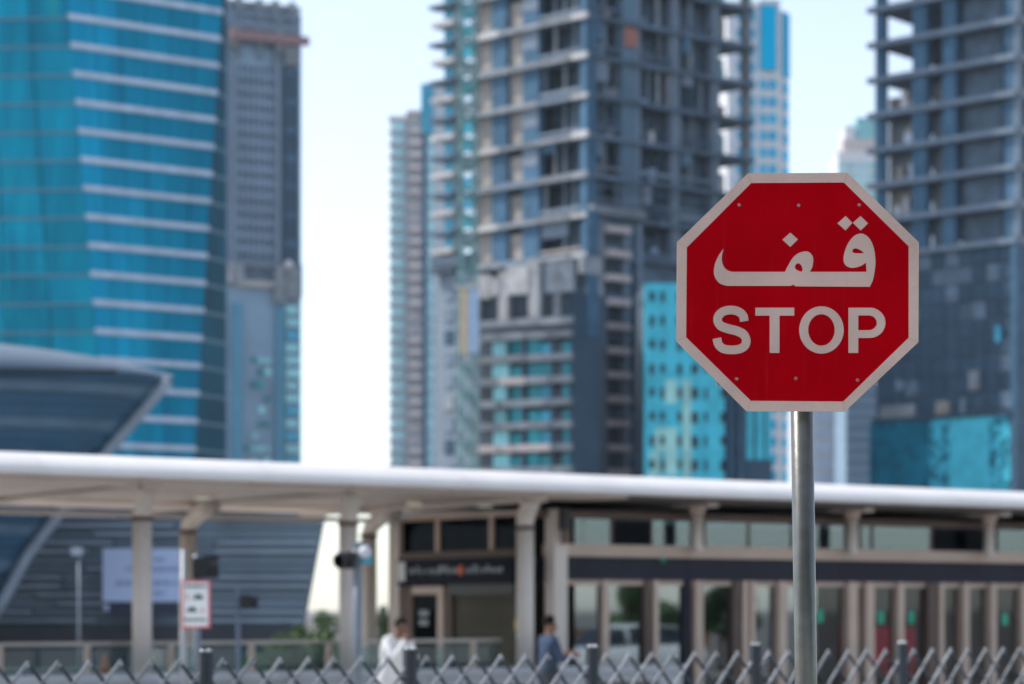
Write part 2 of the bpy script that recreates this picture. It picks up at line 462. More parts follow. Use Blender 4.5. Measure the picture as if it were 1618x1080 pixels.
# ------------------------------------------------------------------ slender grey tower behind it
def tower_grey():
    Y0 = 560
    F = Face(X(349, Y0), Y0, 25)
    t = thing('slate_tower', 'tall hazy slate grey tower right of the blue glass tower', 'tower', (F.ox, F.oy, 0))
    a = lambda px: F.A(px)
    zz = lambda py: Z(py, Y0 + 6)
    W = a(477)
    top = zz(18)
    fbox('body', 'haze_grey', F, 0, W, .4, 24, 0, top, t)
    for px, w in ((368, 8), (437, 7)):
        fbox('rib', 'rib_grey', F, a(px - w / 2), a(px + w / 2), -.9, .5, zz(418), zz(95), t)
    fbox('dark_strip', 'deep_blue', F, a(446), a(472), -.05, .5, zz(420), zz(105), t)  # darker blue strip down the right of the face
    for py in range(118, 412, 21):                            # floor lines
        fbox('floor_line', 'haze_grey', F, a(374), a(434), -.25, .5, zz(py + 10), zz(py), t)
    for px in (383, 392, 401, 410, 419, 428):
        fbox('mullion', 'rib_grey', F, a(px - 1.2), a(px + 1.2), -.45, .3, zz(412), zz(108), t)
    for i in range(20):
        fbox('strip_window', 'deep_blue' if i % 3 else 'slate_blue', F, a(450), a(469), -.25, 0, zz(118 + i * 15), zz(109 + i * 15), t)
    # crown: open frames and beams
    fbox('crown_beam', 'rib_grey', F, a(352), a(470), -.8, 3, zz(52), zz(40), t)
    for px in (356, 378, 410, 436, 462):
        fbox('crown_column', 'rib_grey', F, a(px - 4), a(px + 4), -.5, 4, zz(95), top + 2.5, t)
    fbox('crown_beam', 'concrete', F, a(352), a(474), -.6, 4, zz(16), zz(8), t)
    fbox('crown_beam', 'rib_grey', F, a(380), a(474), -.9, 3, zz(30), zz(23), t)
    fbox('crown_recess', 'concrete_shaded', F, a(380), a(434), -.1, .5, zz(76), zz(54), t)
    for px0, px1 in ((362, 376), (432, 446)):
        fbox('crown_box', 'concrete', F, a(px0), a(px1), -1.6, .5, zz(82), zz(50), t)
    fbox('crown_box', 'concrete', F, a(448), a(470), -1.4, .5, zz(102), zz(70), t)
    fbox('red_beam', 'crane_red', F, a(358), a(482), -3.2, -2.2, zz(72), zz(58), t)
    # plant floor halfway down
    fbox('plant_beam', 'rib_grey', F, a(356), a(476), -1.0, .5, zz(424), zz(416), t)
    fbox('plant_beam', 'concrete_pale', F, a(372), a(432), -1.0, .5, zz(456), zz(446), t)
    fbox('plant_recess', 'concrete_shaded', F, a(380), a(430), -.2, .5, zz(446), zz(424), t)
    for px0, px1, p0, p1 in ((360, 382, 420, 452), (432, 448, 420, 478), (450, 474, 424, 470)):
        fbox('plant_box', 'concrete', F, a(px0), a(px1), -1.8, .5, zz(p1), zz(p0), t)
    bm = bmesh.new(); bmesh.ops.create_uvsphere(bm, u_segments=12, v_segments=8, radius=.95)
    me = bpy.data.meshes.new('dish'); bm.to_mesh(me); bm.free(); me.materials.append(MATS['white_wall'])
    x, y = F.pt(a(452), -2); obj('dish', me, t, (x, y, zz(418)))
    # glazed lower part
    for px0, px1 in ((368, 381), (436, 447)):
        fbox('glass_strip', 'strip_blue', F, a(px0), a(px1), -.6, .5, 0, zz(482), t)
    for i in range(24):
        p = 482 + i * 20.0
        fbox('window', 'aqua_pane' if random.random() < .6 else 'cyan_pane', F, a(451), a(474) if i % 3 else a(470), -.5, .5, zz(p + 13), zz(p), t)
        if i > 3:
            for px in (388, 398, 408, 418):
                if random.random() < (.30 if i < 9 else .55) * (1.3 if px > 395 else .8):
                    fbox('window', 'aqua_pane' if random.random() < .5 else 'teal_pane', F, a(px), a(px + random.uniform(6, 11)), -.3, .5, zz(p + 12), zz(p + random.uniform(0, 5)), t)
tower_grey()

# ------------------------------------------------------------------ pale residential tower left of the building site
def tower_pale():
    Y0 = 620
    F = Face(X(613, Y0), Y0, 4)
    t = thing('pale_tower', 'slim pale apartment tower with aqua window columns and stepped roof', 'tower', (F.ox, F.oy, 0))
    a = F.A; zz = lambda py: Z(py, Y0)
    fbox('body', 'pink_haze', F, a(617), a(672), .5, 22, 0, zz(182), t)
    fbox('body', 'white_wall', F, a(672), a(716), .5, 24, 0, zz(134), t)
    fbox('parapet', 'pink_haze', F, a(614), a(642), -.5, 3, zz(190), zz(183), t)
    fbox('parapet', 'pink_haze', F, a(643), a(668), -.5, 3, zz(180), zz(173), t)
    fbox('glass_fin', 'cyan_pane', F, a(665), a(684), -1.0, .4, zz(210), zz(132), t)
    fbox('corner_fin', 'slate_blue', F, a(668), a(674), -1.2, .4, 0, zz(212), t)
    fbox('corner_fin', 'sill_haze', F, a(641), a(645), -.9, .4, 0, zz(178), t)
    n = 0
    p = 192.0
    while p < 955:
        fbox('window', 'aqua_haze', F, a(617), a(640), -.1, .6, zz(p + 13), zz(p), t)
        fbox('sill', 'sill_haze', F, a(614), a(641), -1.1, .5, zz(p + 19.5), zz(p + 14.5), t)
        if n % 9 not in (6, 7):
            fbox('balcony', 'pink_haze', F, a(646), a(666), -1.0, .5, zz(p + 17), zz(p + 9), t)
        fbox('balcony_recess', 'sill_haze', F, a(647), a(664), .1, .6, zz(p + 9), zz(p), t)
        fbox('window', 'aqua_haze', F, a(675), a(686), -.2, .6, zz(p + 16), zz(p), t)
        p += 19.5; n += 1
tower_pale()

# ------------------------------------------------------------------ blue and white tower behind the building site
def tower_white():
    Y0 = 480
    F = Face(X(1150, Y0), Y0, 6)
    t = thing('white_grid_tower', 'white tower with blue glass strip and grid of square windows', 'tower', (F.ox, F.oy, 0))
    a = F.A; zz = lambda py: Z(py, Y0 + 2)
    fbox('body', 'white_wall', F, a(1150), a(1232), .5, 18, 0, zz(4), t)
    F2 = Face(*F.pt(a(1232), .5), 58)
    W2 = F2.A(1248)
    fbox('side_wall', 'white_wall', F2, 0, W2, .2, 8, 0, zz(14), t)
    fbox('glass_strip', 'blue_glass', F, a(1202), a(1226), -.4, .6, zz(112), zz(2), t)
    fbox('side_glass', 'blue_glass', F2, W2 * .35, W2 * .92, -.2, .4, zz(118), zz(16), t)
    fbox('parapet', 'white_wall', F, a(1198), a(1232), -.6, .6, zz(10), zz(3), t)
    p = 20.0
    while p < 955:
        for px0, px1 in ((1166, 1176), (1183, 1193), (1202, 1211), (1216, 1227)):
            if p < 112 and px0 > 1198: continue
            fbox('window', 'blue_glass', F, a(px0), a(px1), .25, .7, zz(p + 15), zz(p), t)
            fbox('window_head', 'white_wall', F, a(px0), a(px1), .1, .6, zz(p + .2), zz(p - 2.2), t)
        if p >= 112: fbox('window', 'blue_glass', F2, W2 * .4, W2 * .9, 0, .4, zz(p + 16), zz(p), t)
        fbox('floor_band', 'spandrel', F, a(1150), a(1200), .3, .6, zz(p + 24), zz(p + 20), t)
        p += 26.8
tower_white()

def far_tower():
    Y0 = 860
    F = Face(X(1322, Y0), Y0, 0)
    t = thing('stepped_tower', 'distant pale stepped tower left of the dark tower frame', 'tower', (F.ox, F.oy, 0))
    a = F.A; zz = lambda py: Z(py, Y0)
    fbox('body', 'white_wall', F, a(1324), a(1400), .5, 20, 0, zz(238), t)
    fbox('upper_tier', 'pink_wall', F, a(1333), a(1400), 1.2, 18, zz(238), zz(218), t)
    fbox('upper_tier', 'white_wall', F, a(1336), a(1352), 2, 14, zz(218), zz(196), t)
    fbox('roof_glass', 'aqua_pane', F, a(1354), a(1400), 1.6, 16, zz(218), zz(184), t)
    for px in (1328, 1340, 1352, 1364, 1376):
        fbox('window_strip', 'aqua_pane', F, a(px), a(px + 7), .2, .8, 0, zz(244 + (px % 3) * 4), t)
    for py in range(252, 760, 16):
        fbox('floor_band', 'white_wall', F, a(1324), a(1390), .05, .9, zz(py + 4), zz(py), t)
far_tower()

def pale_blocks():
    Y0 = 420
    F = Face(X(1270, Y0), Y0, 0)
    t = thing('panel_block', 'pale panelled block seen low between sign pole and dark tower', 'building', (F.ox, F.oy, 0))
    a = F.A; zz = lambda py: Z(py, Y0)
    fbox('body', 'white_wall', F, a(1262), a(1333), .5, 16, 0, zz(560), t)
    fbox('corner_pier', 'white_wall', F, a(1327), a(1336), -.6, .5, 0, zz(556), t)
    for i in range(11):
        for j, px in enumerate((1286, 1300, 1314)):
            fbox('panel', 'spandrel', F, a(px), a(px + 11), .2, .6, zz(580 + i * 24 + 16), zz(580 + i * 24), t)
    Y1 = 400
    G = Face(X(1336, Y1), Y1, 0)
    s = thing('slate_block', 'plain slate blue block beside the foot of the dark tower', 'building', (G.ox, G.oy, 0))
    b = G.A
    fbox('body', 'haze_grey', G, b(1337), b(1392), .3, 14, 0, Z(580, Y1), s)
    for i in range(14):
        fbox('floor_line', 'rib_grey', G, b(1337), b(1390), -.1, .4, Z(600 + i * 18 + 5, Y1), Z(600 + i * 18, Y1), s)
pale_blocks()

# ------------------------------------------------------------------ tower under construction (centre)
def tower_site():
    Y0 = 300
    C0 = (X(930, Y0), Y0)
    L = Face(*C0, -43); Rf = Face(*C0, 38)
    t = thing('concrete_frame_tower', 'unfinished concrete tower with open floors in the centre', 'tower', (C0[0] + 2, C0[1] + 18, 0))
    aL, aR = L.A, Rf.A
    La, Lb = aL(700), aR(1192)
    CL, CR = L.pt(La), Rf.pt(Lb); CB = (CL[0] + CR[0] - C0[0], CL[1] + CR[1] - C0[1])
    foot = [C0, CR, CB, CL]
    cen = (sum(p[0] for p in foot) / 4, sum(p[1] for p in foot) / 4)
    shrink = lambda s: [(cen[0] + (p[0] - cen[0]) * s, cen[1] + (p[1] - cen[1]) * s) for p in foot]
    P = 4.95; ztop = Z(21, Y0)
    jmin, jmax = -14, 15
    prism('lift_core', 'concrete_shaded', shrink(.52), 0, ztop + 14 * P + 4, t)
    for j in range(jmin, jmax):
        z = ztop - P * j
        prism('floor_slab', 'concrete_shaded', foot, z - .45, z, t)
        vis = -1 <= j <= 6
        # edge beams of the sunlit face, in lengths
        cuts = [La, aL(745), aL(790), aL(850), aL(905), 0]
        for c in range(5):
            if c == 0: continue
            m = random.choice(['concrete', 'concrete_pale']) if c in (1, 4) else random.choice(['concrete', 'concrete', 'rib_grey'])
            h = random.uniform(.55, .85)
            fbox('edge_beam', m, L, cuts[c] + .03, cuts[c + 1] - .03, -.35, .25, z - .45, z - .45 + h, t)
        # edge beams of the shaded face, shade also put into the concrete colour
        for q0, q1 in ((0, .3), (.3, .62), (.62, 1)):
            fbox('edge_beam', 'concrete_shaded', Rf, Lb * q0 + .05, Lb * q1 - .05, -.2, .3, z - .5, z + .08, t)
        if j >= 7: continue
        hb, ht = z + .01, z + P - .46
        # columns and infill, sunlit face
        for px, w in ((786, 24), (836, 26), (924, 14)):
            m = 'slate_blue'
            fbox('column', m, L, aL(px - w / 2), aL(px + w / 2), .3, 1.4, hb, ht, t)
        if random.random() < .45:
            fbox('column_wrap', 'rib_grey', L, aL(824), aL(848), .22, .3, ht - 2.4, ht, t)
        for p0, p1 in ((748, 774), (799, 823)):
            fbox('block_infill', 'block_wall', L, aL(p0), aL(p1), .9, 1.3, hb, ht - random.choice([0, 0, .7]), t)
        fbox('back_wall', 'concrete_shaded', L, aL(850), aL(918), 4.0, 4.3, hb, ht, t)
        # shaded face
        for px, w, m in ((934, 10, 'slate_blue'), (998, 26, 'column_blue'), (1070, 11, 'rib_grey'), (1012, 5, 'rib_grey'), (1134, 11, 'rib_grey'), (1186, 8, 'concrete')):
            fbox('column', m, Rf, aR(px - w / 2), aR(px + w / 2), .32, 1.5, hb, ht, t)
        fbox('back_wall', 'concrete_shaded', Rf, aR(940), aR(1060), 3.2, 3.5, hb, ht - random.choice([0, 0, .9]), t)
        fbox('back_wall', 'concrete_shaded', Rf, aR(1058), aR(1140), 2.8, 3.1, hb, ht, t)
        fbox('back_wall', 'concrete_shaded', L, aL(720), aL(850), 3.6, 3.9, hb, ht, t)
        fbox('back_wall', 'slate_blue' if j % 3 else 'concrete_shaded', Rf, aR(1128), aR(1190), 5.5, 5.8, hb, ht - random.choice([0, .8, 1.6]), t)
        if vis:
            for q in range(3):                                   # stacked boards and boxes on the open floors
                px = random.uniform(938, 976) if q < 2 else random.uniform(1016, 1060)
                hgt = random.uniform(.6, 1.9)
                fbox('site_material', random.choice(['clutter_pale', 'hoist_blue', 'concrete', 'rib_grey']), Rf, aR(px), aR(px) + random.uniform(.5, 1.2), .9, 1.9, hb, hb + hgt, t)
            fbox('site_material', random.choice(['concrete', 'clutter_pale', 'block_wall']), L, aL(random.uniform(860, 890)), aL(random.uniform(892, 914)), 1.2, 2.2, hb, hb + random.uniform(.5, 1.3), t)
            for px in range(944, 1128, 17):                     # steel props under the fresh slabs
                if random.random() < .55 and not 984 < px < 1014:
                    fbox('floor_prop', random.choice(['rib_grey', 'concrete', 'deep_blue']), Rf, aR(px + random.uniform(-4, 4)), aR(px) + random.uniform(.12, .4), .7, 1.0, hb, ht, t)
            for p0, p1 in ((937, 984), (1014, 1064), (1076, 1128)):
                if random.random() < .75:
                    fbox('guard_rail', random.choice(['rib_grey', 'concrete_shaded', 'concrete']), Rf, aR(p0), aR(p1), .1, .2, hb + random.uniform(.7, 1.0), hb + random.uniform(1.05, 1.4), t)
                if random.random() < .35:
                    w = random.uniform(8, 24)
                    fbox('debris_net', random.choice(['slate_blue', 'rib_grey', 'column_blue']), Rf, aR(p0 + 4), aR(p0 + 4 + w), .2, .3, ht - random.uniform(1.2, 3.6), ht, t)
            for px in range(854, 918, 15):
                if random.random() < .5:
                    fbox('floor_prop', random.choice(['rib_grey', 'concrete']), L, aL(px), aL(px) + random.uniform(.12, .35), .8, 1.1, hb, ht, t)
            for q in (.36, .7):
                if random.random() < .7:
                    fbox('scaffold_ledger', random.choice(['rib_grey', 'concrete_shaded']), Rf, aR(940), aR(random.choice([984, 1064, 1128])), -.05, .05, hb + P * q, hb + P * q + .16, t)
            if random.random() < .6:
                fbox('guard_rail', random.choice(['rib_grey', 'block_wall']), L, aL(851), aL(916), .3, .4, hb + .6, hb + random.uniform(.9, 1.3), t)
            if random.random() < .4:
                fbox('debris_net', random.choice(['rib_grey', 'slate_blue', 'block_wall']), L, aL(852), aL(random.uniform(866, 905)), .5, .6, ht - random.uniform(1, 3), ht, t)
            fbox('site_screen', random.choice(['white_wall', 'block_wall', 'aqua_pane']), Rf, aR(1142), aR(1168), 3, 3.2, hb, hb + random.uniform(2, 3.6), t)
        # balconies at the left edge, two per storey
        for q in (0, .5):
            zb = z + q * P
            fbox('balcony', 'concrete_pale' if q else 'concrete_shaded', L, aL(694 if q else 690), aL(728), -1.6, .6, zb - .3, zb + (.35 if q else .15), t)
            fbox('balcony_window', 'cyan_pane', L, aL(701), aL(716), .1, .4, zb + .3, zb + 2.0, t)
            fbox('balcony_window', random.choice(['cyan_pane', 'net_cyan', 'teal_pane', 'concrete']), L, aL(727), aL(746), .1, .4, zb + .4, zb + 2.1, t)
            fbox('balcony_wall', 'concrete', L, aL(716), aL(728), .05, .4, zb + .2, zb + 2.1, t)
    zz = lambda py: Z(py, Y0 + 4)
    fbox('wing_wall', 'shaft_wall', L, aL(697), aL(760), -.3, 1.4, 0, zz(402), t)
    fbox('wing_head', 'concrete_shaded', L, aL(692), aL(748), -1.4, .6, zz(402), zz(384), t)
    for i in range(9):
        fbox('wing_window', random.choice(['rib_grey', 'concrete', 'deep_blue']), L, aL(706), aL(720), -.5, 0, zz(455 + i * 36), zz(432 + i * 36), t)
    fbox('orange_sheet', 'tarp_orange', Rf, aR(988), aR(1008), .1, .28, zz(72), zz(42), t)
    # lower part of the shaded face: blank walls and a stack of balconies
    fbox('wall_panel', 'deep_blue', Rf, aR(951), aR(1014), .35, 1.2, 0, zz(345), t)
    fbox('parapet_beam', 'concrete', Rf, aR(930), aR(1014), -.9, .3, zz(345), zz(332), t)
    fbox('wall_panel', 'concrete_shaded', Rf, aR(1016), aR(1128), .6, 1.2, 0, zz(392), t)
    p = 362.0
    while p < 940:
        fbox('balcony', 'pink_wall', Rf, aR(953), aR(987), -1.3, .5, zz(p + 10), zz(p), t)
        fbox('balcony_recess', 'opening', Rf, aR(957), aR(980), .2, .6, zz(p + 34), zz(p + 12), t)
        fbox('balcony_wall', 'rib_grey', Rf, aR(981), aR(987), -.9, .5, zz(p + 37), zz(p + 10), t)
        p += 38.0
    fbox('pilaster', 'rib_grey', Rf, aR(1005), aR(1012), -.4, .4, zz(640), zz(352), t)
    fbox('pilaster', 'concrete', Rf, aR(946), aR(951), -.4, .9, zz(940), zz(352), t)
tower_site()

def lower_block():
    Y0 = 284
    O = (X(906, Y0), Y0)
    F = Face(*O, -25); G = Face(*O, 40)
    t = thing('apartment_shell', 'unfinished lower apartment block with pale parapet walls and teal windows', 'building', (O[0] - 4, O[1] + 6, 0))
    a, b = F.A, G.A
    zz = lambda py: F.z(870, py)
    A0 = a(748)
    fbox('core', 'concrete_shaded', F, A0, -.3, 2.2, 11, 0, zz(455), t)
    fbox('side_wall', 'deep_blue', G, 0, b(947), 0, .8, 0, zz(462), t)
    fbox('side_wall', 'slate_blue', G, b(926), b(944), -.25, 0, zz(532), zz(330), t)
    fbox('side_wall_head', 'concrete', G, b(918), b(946), -.3, .5, zz(432), zz(404), t)
    # top storey: broken parapet walls with square openings
    for p0, p1, q0, q1, m in ((750, 776, 428, 466, 'concrete_pale'), (776, 789, 434, 462, 'concrete_pale'), (789, 803, 424, 512, 'concrete_pale'), (803, 836, 417, 462, 'concrete_pale'),
                              (836, 851, 408, 510, 'concrete_pale'), (862, 872, 416, 462, 'rib_grey'), (872, 906, 414, 462, 'concrete'), (851, 856, 420, 500, 'concrete'),
                              (878, 886, 462, 500, 'concrete'), (750, 757, 466, 510, 'concrete_pale')):
        fbox('parapet_wall', m, F, a(p0), a(p1), -.2 - random.random() * .3, .6, zz(q1), zz(q0), t)
    for p0, p1 in ((758, 768), (769, 778), (806, 813), (814, 828), (857, 877), (887, 905)):
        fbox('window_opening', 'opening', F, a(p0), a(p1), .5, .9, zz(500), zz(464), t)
    fbox('sill_beam', 'concrete', F, A0, 0, -.3, .7, zz(512), zz(501), t)
    p = 523.0; i = 0
    while p < 955:
        cuts = [748, 790, 832, 872, 906]
        for c in range(4):
            fbox('balcony_beam', 'pink_wall' if random.random() < .2 else 'concrete', F, a(cuts[c]) + .03, a(cuts[c + 1]) - .03, -.5 - random.random() * .3, .8, zz(p + 11), zz(p), t)
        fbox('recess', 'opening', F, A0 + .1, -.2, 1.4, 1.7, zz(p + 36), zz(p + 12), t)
        for p0, p1, m in ((779 + random.uniform(-2, 3), 801 + random.uniform(-3, 3), 'aqua_pane'), (808, 824, 'teal_pane'), (834, 850 + random.uniform(0, 5), 'teal_pane'), (854, 869, 'cyan_pane' if random.random() < .5 else 'teal_pane'), (876, 888, 'opening'), (888, 902, 'aqua_pane' if random.random() < .4 else 'teal_pane')):
            if random.random() < .92:
                fbox('window', m, F, a(p0), a(p1), .0 + random.random() * .4, 1.3, zz(p + 35), zz(p + 12 + random.choice([0, 2, 6])), t)
        for px in (826, 872):
            fbox('pier', 'concrete_shaded', F, a(px - 2), a(px + 2), -.1, 1.0, zz(p + 36), zz(p + 12), t)
        p += 35.6; i += 1
lower_block()

def netted_block():
    Y0 = 287
    F = Face(X(1018, Y0), Y0, 3)
    t = thing('cyan_netted_building', 'bright cyan sheeted facade with dark window holes left of the sign', 'building', (F.ox + 5, F.oy + 4, 0))
    a = F.A; zz = lambda py: Z(py, Y0)
    fbox('body', 'concrete_shaded', F, a(1019), a(1144), .8, 9, 0, zz(449), t)
    cols = [(1018, 1026, 0), (1026, 1035, 1), (1035, 1043, 0), (1043, 1051, 1), (1051, 1070, 0), (1070, 1078, 1), (1078, 1092, 0), (1092, 1104, 1), (1104, 1112, 0), (1112, 1118, 1), (1118, 1138, 0), (1138, 1145, 1)]
    for r in range(13):
        p = 447 + r * 38.0
        for p0, p1, win in cols:
            pale = (p > 640 and p0 < 1052 and random.random() < .7) or (p > 590 and 1078 <= p0 < 1092) or (p0 == 1051 and random.random() < .2)
            m = 'net_pale' if pale else 'net_cyan'
            if win:
                o0 = random.uniform(-2, 3)
                fbox('window_hole', 'opening', F, a(p0), a(p1), .35, .7, zz(p + 29 + o0), zz(p + 13), t)
                fbox('sheeting', m, F, a(p0), a(p1), 0, .5, zz(p + 13), zz(p), t)
                fbox('sheeting', m, F, a(p0), a(p1), 0, .5, zz(p + 37.8), zz(p + 29 + o0), t)
            else:
                fbox('sheeting', m, F, a(p0) + .01, a(p1) - .01, -.03, .5, zz(p + 37.8), zz(p), t)
    G = Face(X(1146, 290), 290, 3)
    s = thing('blue_shaft', 'dark blue blank shaft wall below the lower left of the sign', 'building', (G.ox + 3, G.oy + 4, 0))
    b = G.A; yy = lambda py: Z(py, 290)
    fbox('wall', 'deep_blue', G, b(1146), b(1180), 0, 8, 0, yy(470), s)
    fbox('rib', 'slate_blue', G, b(1150), b(1156), -.4, 0, 0, yy(474), s)
    fbox('rib', 'slate_blue', G, b(1168), b(1173), -.4, 0, 0, yy(474), s)
    fbox('low_wall', 'deep_blue', G, b(1180), b(1221), .3, 8, 0, yy(726), s)
    for r in range(4):
        for p0, p1, m in ((1180, 1190, 'net_cyan'), (1190, 1195, 'opening'), (1195, 1207, 'net_cyan'), (1207, 1211, 'opening'), (1211, 1219, 'net_cyan')):
            fbox('cladding', m, G, b(p0), b(p1), .2 if m == 'opening' else 0, .6, yy(640 + r * 21.5 + 21.2), yy(640 + r * 21.5), s)
    fbox('cladding_frame', 'concrete_shaded', G, b(1180), b(1219), .6, 4, yy(726), yy(638), s)
netted_block()

# ------------------------------------------------------------------ dark tower frame on the right
def tower_right():
    Y0 = 290
    O = (X(1608, Y0), Y0)
    F = Face(*O, -42); G = Face(*O, 48)
    t = thing('dark_frame_tower', 'dark unfinished tower with heavy slab edges behind sign at right', 'tower', (O[0] + 1, O[1] + 16, 0))
    a = F.A
    A0 = a(1381); W = 26
    foot = [O, G.pt(W), (F.pt(A0)[0] + G.pt(W)[0] - O[0], F.pt(A0)[1] + G.pt(W)[1] - O[1]), F.pt(A0)]
    zc = lambda py: Z(py, Y0)
    P = 4.42; z1 = zc(27.6)
    ztop = z1 + 3 * P
    fbox('lift_core', 'concrete_shaded', F, a(1520), -2.5, 5, 18, 0, ztop + 5, t)
    for j in range(-3, 7):
        z = z1 - P * j
        prism('floor_slab', 'concrete_shaded', foot, z - .46, z - .1, t)
        for q in range(4):
            fbox('edge_beam', 'rib_grey', F, A0 - .8 + (0 - A0 + .8) * q / 4 + .03, A0 - .8 + (0 - A0 + .8) * (q + 1) / 4 - .03, -.5, .4, z - .50, z + .18, t)
        fbox('edge_beam', 'concrete', G, .5, W, -.3, .4, z - .55, z + .3, t)
        if j == 6: continue
        hb, ht = z - P + .36, z - .56
        for px, w in ((1388, 13), (1451, 22), (1498, 20), (1594, 14), (1604, 7)):
            fbox('column', 'slate_blue' if px < 1600 else 'rib_grey', F, a(px - w / 2), a(px + w / 2), .2, 1.3, hb, ht, t)
        fbox('infill', 'concrete_shaded', F, a(1511), a(1585), 1.6, 1.9, hb, ht, t)
        fbox('infill', 'deep_blue', F, a(1573), a(1587), 1.2, 1.5, hb, ht, t)
        for gx in (6, 13, 20, 25):
            fbox('column', 'concrete', G, gx, gx + .9, .3, 1.3, hb, ht, t)
        if j >= 1:
            for q in range(4):
                px = random.uniform(1398, 1428)
                fbox('site_material', random.choice(['clutter_pale', 'rib_grey', 'spandrel', 'block_wall']), F, a(px), a(px + random.uniform(6, 14)), random.uniform(1.5, 4), 4.4, hb, hb + random.uniform(.6, 2.8), t)
            if j >= 1:
                fbox('infill', random.choice(['rib_grey', 'concrete_shaded', 'concrete', 'block_wall']), F, a(1384), a(1450), 3.0, 3.3, hb, ht - (1.4 if j == 1 else 0), t)
            fbox('infill', random.choice(['block_wall', 'concrete', 'rib_grey']), F, a(1456), a(1494), 2.6, 2.9, hb, ht - (.5 if j == 1 else 0), t)
    # enclosed storeys below
    zlow = z1 - P * 6 - .5
    fbox('enclosed_body', 'concrete_shaded', F, A0, -.2, .5, 16, 0, zlow, t)
    fbox('corner_column', 'slate_blue', F, -.8, .1, -.3, .6, 0, zlow, t)
    n = 0; z = zlow
    while z > zc(640):
        zb = z - P / 2
        for c in range(10):
            p0 = 1384 + c * 21.5
            m = 'deep_blue' if random.random() < .85 else 'concrete_shaded'
            fbox('wall_panel', m, F, a(p0) + .06, a(p0 + 21.5) - .06, .2 + random.random() * .15, .6, zb + .28, z, t)
        z = zb; n += 1
    for p0, p1, q0, q1, m in ((1574, 1581, 514, 540, 'cyan_pane'), (1480, 1500, 634, 654, 'block_wall'), (1392, 1446, 640, 660, 'concrete'), (1532, 1548, 585, 616, 'concrete'), (1519, 1525, 628, 656, 'rib_grey'), (1417, 1427, 600, 616, 'rib_grey')):
        fbox('bright_panel', m, F, a(p0), a(p1), -.25, .3, F.z((p0 + p1) / 2, q1), F.z((p0 + p1) / 2, q0), t)
    # cyan sheeted podium
    zt = lambda py: F.z(1490, py)
    fbox('podium_beam', 'deep_blue', F, A0, 0, -.5, .5, zt(662), zt(655), t)
    rows, cols = 11, 22
    for r in range(rows):
        for c in range(cols):
            px = 1376 + c * 10.5; q = 662 + r * 13.0
            u = px
            if u < 1470: m = 'net_teal'
            elif u < 1496: m = 'reflect_broken'
            elif u < 1540: m = 'net_cyan'
            elif u < 1562: m = 'net_cyan'
            else: m = 'reflect_broken'
            fbox('podium_panel', m, F, a(px), a(px + 10.5) - .03, -.2 - random.random() * .06, .3, zt(q + 12.8), zt(q), t)
    fbox('podium_pier', 'deep_blue', F, a(1607), .5, -.6, .3, 0, zt(640), t)
tower_right()

# ------------------------------------------------------------------ tower crane mast and hoist
def crane():
    Y0 = 285
    xc, w = X(739, Y0), 1.75
    t = thing('crane_mast', 'green lattice crane mast rising in front of the unfinished tower', 'crane', (xc, Y0, 0))
    h = 3.0; v = []; f = []
    def bar(p, q, r):
        vv, ff = tube_data([p, q], r, 4); o = len(v); v.extend(vv); f.extend([tuple(i + o for i in x) for x in ff])
    c = [(-w / 2, -w / 2), (w / 2, -w / 2), (w / 2, w / 2), (-w / 2, w / 2)]
    for i in range(4):
        p, q = c[i], c[(i + 1) % 4]
        bar((*p, 0), (*p, h), .13)
        bar((*p, 0), (*q, 0), .08)
        bar((*p, 0), (*q, h / 2), .08); bar((*q, h / 2), (*p, h), .08)
    me = bpy.data.meshes.new('mast_section'); me.from_pydata([tuple(x) for x in v], [], f); me.materials.append(MATS['crane_green'])
    for i in range(40):
        o = obj('mast_section', me, t, (xc, Y0, i * h)); o.rotation_euler = (0, 0, R(20))
    for i in (9, 15, 21, 27, 33):
        box('wall_tie', 'crane_green', (xc + .5, Y0 + 5, i * h), (.3, 9, .3), t)
    s = thing('hoist_cage', 'beige and pale blue hoist panels beside the crane mast', 'hoist', (X(742, 282), 282, 0))
    z0, z1 = Z(560, 282), Z(456, 282)
    box('cage_panel', 'hoist_yellow', (X(733, 282), 282, (z0 + z1) / 2), (1.05, .9, z1 - z0), s)
    box('cage_panel', 'hoist_blue', (X(748, 282), 282, (z0 + z1) / 2), (1.2, .9, z1 - z0 - .3), s)
    box('guide_rail', 'crane_green', (X(741, 282), 282.6, z1 / 2), (.18, .18, z1 + 2), s)
    box('cage_roof', 'clutter_pale', (X(734, 282), 282, z1 + .2), (2.4, 1.2, .3), s)
crane()

